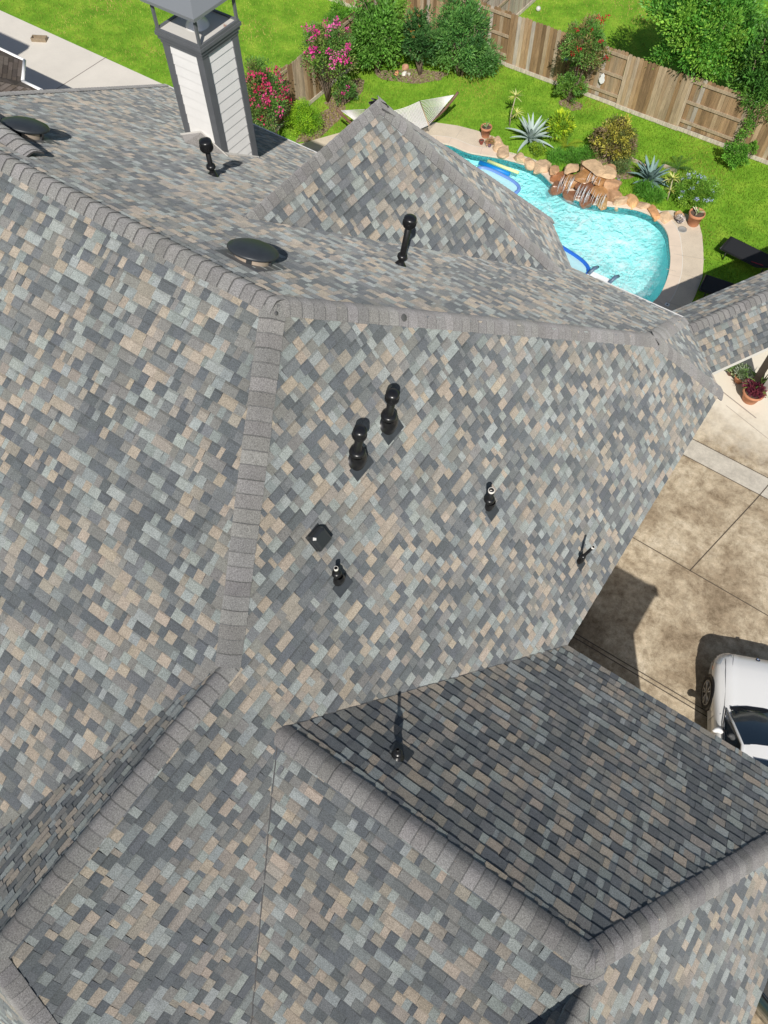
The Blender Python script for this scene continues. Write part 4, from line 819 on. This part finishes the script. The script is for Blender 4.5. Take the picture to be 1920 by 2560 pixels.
t=thing('blue_dish','pale blue hanging dish among the red crape myrtle branches','dish',(-10.0,24.9,1.1)); m=MB(); m.lathe([(0,0),(.08,.01),(.12,.04),(.125,.05),(.11,.045),(.06,.02),(0,.015)],(-10.0,24.86,1.1),18); m.build('bowl',mat('pale_blue',(.25,.38,.5),rough=.3),t); m=MB()
for k in range(3): m.tube([(-10.0+.11*math.cos(k*2.1),24.86+.11*math.sin(k*2.1),1.145),(-10.0,24.9,1.5)],.003,4)
m.tube([(-10,24.9,1.5),(-10,25.1,1.52)],.004,4); m.build('hanger',blk2,t)
t=thing('white_ball','pale grey ball lying on the far lawn beyond the rear fence','ball',(-13.1,28.9,0)); m=MB(); m.lathe([(.09*math.sin(a),.09-.09*math.cos(a)) for a in [math.pi*i/10 for i in range(11)]],(-13.1,28.9,0),18); m.build('shell',mat('ball_grey',(.55,.55,.53),rough=.5),t)
# ------------------------------------------------ hammock on its stand
hm=thing('hammock','white rope hammock with spreader bars slung on a curved brown stand','hammock',(-12.9,20.0,0)); rope=mat('white_rope',(.78,.76,.72),rough=.8); wdk=mat('stand_wood',(.16,.085,.055),rough=.6)
E0=V((-14.55,18.35,1.15)); E1=V((-12.0,21.0,1.18)); ax=(E1-E0).normalized(); sd=V((ax.y,-ax.x,0)).normalized()
SA=E0.lerp(E1,.24); SB=E0.lerp(E1,.74); SA.z=.66; SB.z=.70
for S in (SA,SB):
    m=MB(); m.tube([S-sd*.68,S+sd*.68],.018,8); m.build('spreader_bar',mat('bar_wood',(.45,.32,.2),rough=.6),hm)
m=MB(); nx,ny=26,44; 
def hp(s,t):
    p=SA.lerp(SB,s)+sd*(t*(.64+.03*math.cos(s*6.28)*0)); p.z-=.30*math.sin(math.pi*s)*(1-.35*t*t); return p
for i in range(nx+1):
    t_=-1+2*i/nx; m.tube([hp(k/10,t_) for k in range(11)],.010,4,caps=False)
for k in range(ny+1):
    m.tube([hp(k/ny,-1+2*i/8) for i in range(9)],.010,4,caps=False)
m.build('net',rope,hm)
for S,E_ in ((SA,E0),(SB,E1)):
    m=MB()
    for i in range(17): t_=-1+2*i/16; m.tube([S+sd*.64*t_,E_],.008,4,caps=False)
    m.build('fan_ropes',rope,hm)
m=MB(); Cn=E0.lerp(E1,.5); HL=(E1-E0).length/2+.14
arc=[Cn+ax*(HL*u)+V((0,0,-Cn.z+.10+1.14*abs(u)**2.6)) for u in [-1+.1*i for i in range(21)]]
m.tube(arc,.042,8); m.build('stand_arc',wdk,hm)
for u in (-.42,.42):
    m=MB(); p=Cn+ax*(HL*u); p.z=.08; m.tube([p-sd*.62-V((0,0,.05)),p,p+sd*.62-V((0,0,.05))],.03,8); m.build('cross_foot',wdk,hm)
pl=thing('white_pillow','square white pillow lying on the rope hammock','pillow',(0,0,0)); q=hp(.62,-.1); pl.location=q; m=MB(); rows=[]
for i in range(9):
    r_=[]
    for j in range(9): a,b2=i/8*2-1,j/8*2-1; r_.append(q+ax*a*.17+sd*b2*.17+V((0,0,.03+.05*(1-a*a)**.5*(1-b2*b2)**.5)))
    rows.append(r_)
m.grid(rows); m.grid([[p-V((0,0,.03)) for p in r_] for r_ in rows]); m.build('cover',mat('white_cloth',(.85,.85,.83),rough=.8),pl)
# ------------------------------------------------ pool toys
def ring(m,ctr,a,b2,r,rot,n=40,c=None,z=0):
    ca,sa=math.cos(rot),math.sin(rot); pts=[]
    rows=[]
    for i in range(n):
        t=2*math.pi*i/n; f=1/((abs(math.cos(t))**3+abs(math.sin(t))**3)**(1/3)); x,y=a*math.cos(t)*f,b2*math.sin(t)*f; nx_,ny_=math.cos(t)/a,math.sin(t)/b2; l=math.hypot(nx_,ny_); nx_/=l;ny_/=l
        row=[]
        for j in range(10):
            p=2*math.pi*j/10; X=x+nx_*r*math.cos(p); Y=y+ny_*r*math.cos(p); row.append(V((ctr[0]+X*ca-Y*sa,ctr[1]+X*sa+Y*ca,ctr[2]+r*math.sin(p))))
        rows.append(row)
    rows.append(rows[0]); m.grid(rows,c,True,True)
bl=mat('blue_vinyl',(.03,.17,.70),rough=.3,spec=.5,trans=.15); bl2=mat('pale_blue_vinyl',(.22,.40,.82),rough=.3,trans=.3); wv=mat('white_vinyl',(.62,.90,.95),rough=.3,trans=.3)
def lilo(label,ctr,a,b2,rot,mt):
    t=thing('pool_float',label,'pool float',(ctr[0],ctr[1],-.05),'inflatable loungers floating in the pool'); m=MB(); ring(m,ctr,a,b2,.065,rot); m.build('rim_tube',mt,t)
    m=MB(); ca,sa=math.cos(rot),math.sin(rot); rows=[]
    for i in range(15):
        u=-1+2*i/14; row=[]
        for j in range(9):
            v=-1+2*j/8; f=(1-abs(u)**3)**(1/3)*.94; x,y=u*a*.97,v*b2*f; row.append(V((ctr[0]+x*ca-y*sa,ctr[1]+x*sa+y*ca,ctr[2]+.012+.012*math.cos(v*9)*(1-u*u))))
        rows.append(row)
    m.grid(rows); m.build('seat_sheet',wv,t); return t
lilo('inflatable lounger with pale blue rim next to the blue noodle',(-9.42,19.56,-.03),.82,.36,-.10,bl2)
lilo('inflatable lounger with dark blue rim half hidden by the roof',(-6.15,17.55,-.03),1.05,.50,-.18,bl)
def noodle(label,a,b2,r,mt,nm='pool_noodle'):
    t=thing(nm,label,'pool noodle',(*a,0)); m=MB(); m.tube([(*a,-.04),(*b2,-.04)],r,14); m.build('foam_tube',mt,t)
noodle('thick blue foam noodle floating along the pool edge',(-10.33,20.08),(-9.22,20.10),.075,mat('blue_foam',(.0,.22,.62),rough=.5)); noodle('yellow foam noodle between the blue noodle and the coping',(-10.15,20.30),(-9.02,20.34),.05,mat('yellow_foam',(.70,.78,.36),rough=.6))
t=thing('floating_chair','white inflatable chair with two grey armrests at the hidden pool edge','pool float',(-4.75,17.5,0)); m=MB()
m.box((-5.08,17.30,-.06),(-4.35,17.62,.04)); m.build('seat',mat('white_vinyl2',(.85,.87,.88),rough=.35),t)
for x in (-5.04,-4.38): m=MB(); m.tube([(x,17.42,.08),(x+.06,17.62,.17),(x+.10,17.80,.10)],[.05,.06,.045],8); m.build('armrest',mat('grey_vinyl',(.10,.16,.24),rough=.4),t)
# ------------------------------------------------ sun loungers in the shade
dkc=mat('black_mesh_fabric',(.014,.015,.018),rough=.8); dkf=mat('black_frame',(.02,.02,.02),rough=.4)
for (px,py,rot,lb) in ((-1.45,20.45,-.10,'dark lounger half in sun with its foot on the bright lawn'),(-1.35,18.75,.12,'dark lounger fully in shade beside the deck')):
    t=thing('sun_lounger',lb,'sun lounger',(px,py,0),'dark sun loungers on the shaded lawn'); R_=Matrix.Rotation(rot,3,'Z'); o_=(px,py,0)
    m=MB(); rows=[[V((-.78,y,.34+.0)) for y in (-.31,.31)],[V((-.72,y,.36)) for y in (-.31,.31)],[V((.35,y,.35)) for y in (-.31,.31)],[V((1.05,y,.72)) for y in (-.31,.31)]]
    rows=[[R_@p+V(o_) for p in r_] for r_ in rows]; m.grid(rows,sm=False); m.grid([[p-V((0,0,.05)) for p in r_] for r_ in rows],sm=False)
    for r_a,r_b in zip(rows,rows[1:]):
        for e in (0,1): m.face([r_a[e],r_b[e],r_b[e]-V((0,0,.05)),r_a[e]-V((0,0,.05))])
    m.face([rows[0][0],rows[0][1],rows[0][1]-V((0,0,.05)),rows[0][0]-V((0,0,.05))]); m.build('sling',dkc,t)
    m=MB()
    for y in (-.33,.33): m.tube([R_@V((-.80,y,.33))+V(o_),R_@V((.36,y,.33))+V(o_),R_@V((1.06,y,.70))+V(o_)],.02,6)
    m.tube([R_@V((-.80,-.33,.33))+V(o_),R_@V((-.80,.33,.33))+V(o_)],.02,6); m.build('frame',dkf,t)
    for x in (-.6,.55):
        for y in (-.3,.3): m=MB(); p=R_@V((x,y,0))+V(o_); m.tube([p,p+V((0,0,.33))],.02,6); m.build('leg',dkf,t)
    if rot<0: m=MB(); m.tube([R_@V((.15,-.28,.38))+V(o_),R_@V((.5,-.30,.45))+V(o_)],.012,6); o=m.build('strap',mat('red_strap',(.30,.01,.03),rough=.5),t)
# ------------------------------------------------ patio plants
t=pot('terracotta_pot','big terracotta bowl with purple foliage and green strap leaves on the patio',(.52,15.72),.27,.34,terra,z0=.03); R=random.Random(9)
m=MB(); crown(m,R,(.50,15.78,.42),.34,.28,.16,60,40,.055,[(.10,.02,.035),(.07,.015,.03),(.16,.035,.05)],.3); m.build('purple_foliage',leaf_m,t); rosette(t,(.56,15.95,.36),.55,34,[(.12,.22,.05),(.20,.30,.08),(.3,.36,.15)],83,(.3,1.45),.05,.6,'strap_leaves')
t=pot('terracotta_pot','smaller terracotta pot of grey green succulents under the walkway eave',(.05,16.15),.16,.22,terra,z0=.03); m=MB(); crown(m,R,(.03,16.2,.34),.30,.24,.18,44,34,.06,[(.16,.20,.12),(.10,.18,.05),(.25,.28,.22)],.3); m.build('succulent',leaf_m,t)
t=pot('terracotta_pot','dark small pot of trailing cactus nearest the roof corner',(-.22,16.25),.12,.16,mat('brown_glaze',(.12,.05,.03),rough=.5),z0=.03); m=MB(); crown(m,R,(-.22,16.25,.24),.20,.17,.12,30,30,.05,[(.12,.17,.06),(.22,.24,.14)],.35); m.build('cactus',leaf_m,t)
# ------------------------------------------------ cars
cglass=mat('car_glass',(.012,.022,.035),rough=.05,spec=.8,coat=.5); tyre_m=mat('tyre_rubber',(.012,.012,.012),rough=.8); chrome=mat('chrome',(.75,.75,.77),rough=.15,metal=1); alloy=mat('alloy',(.42,.41,.40),rough=.35,metal=.7); black_t=mat('black_trim',(.012,.012,.014),rough=.4); lens=mat('headlight_lens',(.55,.58,.62),rough=.08,spec=.8,coat=1)
def car(label,org,hd,paint,group=None,rails=False):
    hd=V((*hd,0)).normalized(); rr=V((hd.y,-hd.x,0)); O=V((*org,.02)); W=lambda x,y,z:O+rr*x+hd*y+V((0,0,z))
    t=thing('parked_car',label,'car',(*org,.02),group)
    ST=[(.90,.46,.30,.44,.46,.30),(.87,.60,.46,.57,.62,.24),(.80,.70,.56,.68,.74,.2),(.68,.785,.61,.755,.815,.18),(.45,.85,.65,.815,.865,.18),(.2,.885,.67,.85,.885,.18),(0,.91,.675,.872,.89,.18),(-.25,.94,.68,.89,.885,.18),(-.50,.965,.70,.90,.88,.18),(-.75,.96,.74,.915,.88,.18),(-1.2,.95,.76,.93,.885,.18),(-1.9,.95,.76,.94,.89,.18),(-2.7,.96,.76,.95,.90,.18),(-3.0,.985,.72,.955,.89,.18),(-3.3,.97,.66,.92,.84,.2),(-3.5,.85,.58,.80,.74,.25),(-3.56,.6,.5,.55,.66,.3)]
    m=MB(); rows=[]
    for y,zc,xs,zs,xw,zl in ST:
        h=[(0,zc),(xs*.30,zc-.003),(xs*.62,zc-.010),(xs*.80,zc-.016),(xs*.86,zc-.006),(xs,zs),(xs+(xw-xs)*.55,zs-.035),(xs+(xw-xs)*.88,zs-.10),(xw,zs-.22),(xw-.004,.50),(xw-.03,.40),(xw-.015,.32),(xw-.06,zl)]
        rows.append([W(-x,y,z) for x,z in reversed(h[1:])]+[W(x,y,z) for x,z in h])
    m.grid(rows); m.face(rows[0][::-1]); m.face(rows[-1]); m.build('body',paint,t)
    # cabin
    GB_=[(-.50,.955,.62),(-.78,1.125,.635),(-1.05,1.28,.60),(-1.26,1.375,.555)]
    m=MB(); rows=[]
    for y,z,x in GB_: rows.append([W(x*u,y-.0+.10*(1-u*u)*(1 if y>-1.2 else .5),z+.03*(1-u*u)) for u in (-1,-.8,-.4,0,.4,.8,1)])
    m.grid(rows); m.build('windshield',cglass,t)
    m=MB(); rows=[]
    for y,z,x in ((-1.25,1.385,.565),(-1.6,1.43,.60),(-2.2,1.44,.60),(-2.7,1.40,.57),(-2.85,1.37,.55)): rows.append([W(x*u,y+.05*(1-u*u),z+.025*(1-u*u)-.02*(abs(u)>.9)) for u in (-1,-.92,-.6,-.2,.2,.6,.92,1)])
    m.grid(rows); rf=m.build('roof',paint,t)
    m=MB(); rows=[]
    for y,z in ((-1.50,1.462),(-1.8,1.476),(-2.2,1.478)): rows.append([W(x,y,z+.012*(1-(x/.4)**2)) for x in (-.40,-.2,0,.2,.40)])
    m.grid(rows); m.build('sunroof',cglass,rf)
    m=MB(); m.grid([[W(.55*u,-2.86,1.36) for u in (-1,0,1)],[W(.62*u,-3.28,1.0) for u in (-1,0,1)]]); m.build('rear_window',cglass,t)
    for s in (-1,1):
        m=MB(); a=[W(s*.735,-.66,.935),W(s*.76,-1.2,.955),W(s*.76,-2.1,.965),W(s*.745,-2.75,.975),W(s*.70,-3.1,1.0)]; b2=[W(s*.665,-.80,1.07),W(s*.60,-1.26,1.352),W(s*.632,-2.1,1.402),W(s*.60,-2.72,1.37),W(s*.64,-3.02,1.1)]; m.grid([a,b2],sm=False); m.build('side_window',cglass,t)
        m=MB(); m.tube([W(s*.69,-.50,.935),W(s*.655,-.80,1.13),W(s*.61,-1.08,1.285),W(s*.575,-1.27,1.37),W(s*.63,-1.7,1.415),W(s*.63,-2.3,1.415),W(s*.585,-2.8,1.37),W(s*.68,-3.25,1.0)],[.022,.026,.028,.03,.026,.026,.035,.05],8); m.build('pillar',paint,t)
        m=MB(); m.tube([W(s*.72,-.47,.94),W(s*.775,-.8,.947),W(s*.79,-1.6,.965),W(s*.775,-2.7,.98)],.011,6); m.build('belt_trim',black_t,t)
        # mirror
        m=MB(); c=W(s*.90,-.98+.02,1.0); rows=[]
        for i in range(9):
            u=-1+2*i/8; k=max(0,1-abs(u)**3)**.5; row=[]
            for j in range(10):
                p=2*math.pi*j/10; row.append(c+rr*(.105*u)+hd*(.055*k*math.cos(p)+.02*s*u*0-.03*abs(u))+V((0,0,.062*k*math.sin(p)+.01)))
            rows.append(row)
        m.grid(rows,close=True); mo=m.build('mirror',paint,t); m=MB(); m.tube([W(s*.74,-.92,.95),W(s*.83,-.95,.965)],.025,6); m.build('mirror_arm',black_t,mo)
        # lamp, arch, wheel
        m=MB(); m.grid([[W(s*.50,.80,.705),W(s*.60,.745,.735),W(s*.70,.66,.745),W(s*.765,.50,.765)],[W(s*.56,.84,.64),W(s*.66,.795,.665),W(s*.76,.70,.685),W(s*.835,.53,.715)],[W(s*.56,.862,.57),W(s*.67,.822,.59),W(s*.775,.735,.60),W(s*.85,.56,.66)]]); m.build('headlight',lens,t)
        m=MB(); m.box((-.004,-.05,0),(.004,.05,.018)); m=MB(); m.face([W(s*.872,.50,.60),W(s*.880,.42,.60),W(s*.880,.42,.625),W(s*.872,.50,.625)]); m.build('side_marker',mat('amber_lens',(.7,.18,.02),rough=.2),t)
        for y in (0,-2.75):
            AX=Matrix((V((0,0,1)),hd*s,rr*s)).transposed()
            m=MB(); m.lathe([(0,.0),(.375,.0),(.385,-.02),(.385,-.2)],W(s*.893,y,.36),32,R=AX); m.build('wheel_arch',black_t,t)
            m=MB(); m.lathe([(.235,-.02),(.245,.0),(.29,.012),(.325,.005),(.34,-.02),(.34,-.2)],W(s*.895,y,.34),36,R=AX); wt=m.build('wheel',tyre_m,t)
            m=MB(); m.lathe([(.245,-.005),(.255,.006),(.262,.0)],W(s*.90,y,.34),36,R=AX); m.lathe([(0,.004),(.055,.002),(.06,-.02)],W(s*.90,y,.34),16,R=AX)
            for k in range(5):
                for dd in (-.13,.13):
                    an=k*2*math.pi/5+dd; p1=AX@V((math.cos(an-dd*.5)*.045,math.sin(an-dd*.5)*.045,-.004)); p2=AX@V((math.cos(an+dd*.6)*.25,math.sin(an+dd*.6)*.25,-.0)); m.tube([W(s*.90,y,.34)+p1,W(s*.90,y,.34)+p2],[.016,.017],6)
            m.build('rim',alloy,wt)
        m=MB(); m.tube([W(s*.50,.77,.772),W(s*.555,.45,.836),W(s*.575,0,.896),W(s*.60,-.48,.953)],.004,4); m.tube([W(s*.66,.64,.77),W(s*.69,.3,.845),W(s*.705,-.1,.868),W(s*.735,-.48,.90)],.0045,4); m.tube([W(s*.884,-.62,.34),W(s*.888,-.60,.7),W(s*.80,-.585,.885)],.004,4); m.tube([W(s*.893,-1.75,.34),W(s*.897,-1.75,.7),W(s*.81,-1.7,.93)],.004,4); m.build('panel_gap',mat('panel_gap',(.18,.18,.19),rough=.6),t)
        if rails: m=MB(); m.tube([W(s*.56,-1.3,1.41),W(s*.57,-1.5,1.47),W(s*.57,-2.6,1.47),W(s*.56,-2.8,1.41)],.018,8); m.build('roof_rail',chrome,t)
    m=MB(); m.grid([[W(.64*u,-.42+.10*(1-u*u),.957+.0*(1-u*u)) for u in (-1,-.5,0,.5,1)],[W(.64*u,-.50+.10*(1-u*u),.965+.02*(1-u*u)) for u in (-1,-.5,0,.5,1)]]); m.build('cowl',black_t,t)
    for x0,x1 in ((-.5,.05),(.0,.55)): m=MB(); m.tube([W(x0,-.42,.985),W((x0+x1)/2,-.46,1.01),W(x1,-.40,1.0)],.008,5); m.build('wiper',black_t,t)
    return t,W,hd,rr
cp=mat('white_car_paint',(.80,.80,.79),rough=.22,coat=1,spec=.5)
t,W,hd,rr=car('white saloon car parked on the driveway below the dark roof slope',(3.50,7.98),(-.383,.924),cp)
# round badge on the bonnet nose: black ring, blue and white quarters
Rb=Matrix((rr,hd.lerp(V((0,0,-1)),.35).normalized(),rr.cross(hd.lerp(V((0,0,-1)),.35).normalized()))).transposed(); c=W(0,.775,.735)
m=MB(); m.lathe([(0,.006),(.041,.006),(.043,.0),(.043,-.02)],c,28,R=Rb); bd=m.build('badge',black_t,t)
for k in range(4):
    m=MB(); m.face([c+Rb@V((0,0,.008))]+[c+Rb@V((.027*math.cos(k*math.pi/2+i*math.pi/12),.027*math.sin(k*math.pi/2+i*math.pi/12),.008)) for i in range(7)]); m.build('badge_quarter',mat('badge_blue',(.03,.18,.6),rough=.3) if k%2 else mat('white_paint'),bd)
m=MB(); m.grid([[W(-.50,-.86,1.185),W(-.42,-.84,1.195)],[W(-.49,-.90,1.21),W(-.41,-.885,1.22)]]); m.build('windshield_sticker',mat('sticker',(.45,.62,.75),rough=.5),t)
car('dark green black car with chrome roof rails at the lower right edge',(8.0,3.0),(.95,-.31),mat('dark_car_paint',(.006,.02,.016),rough=.15,coat=1),rails=True)
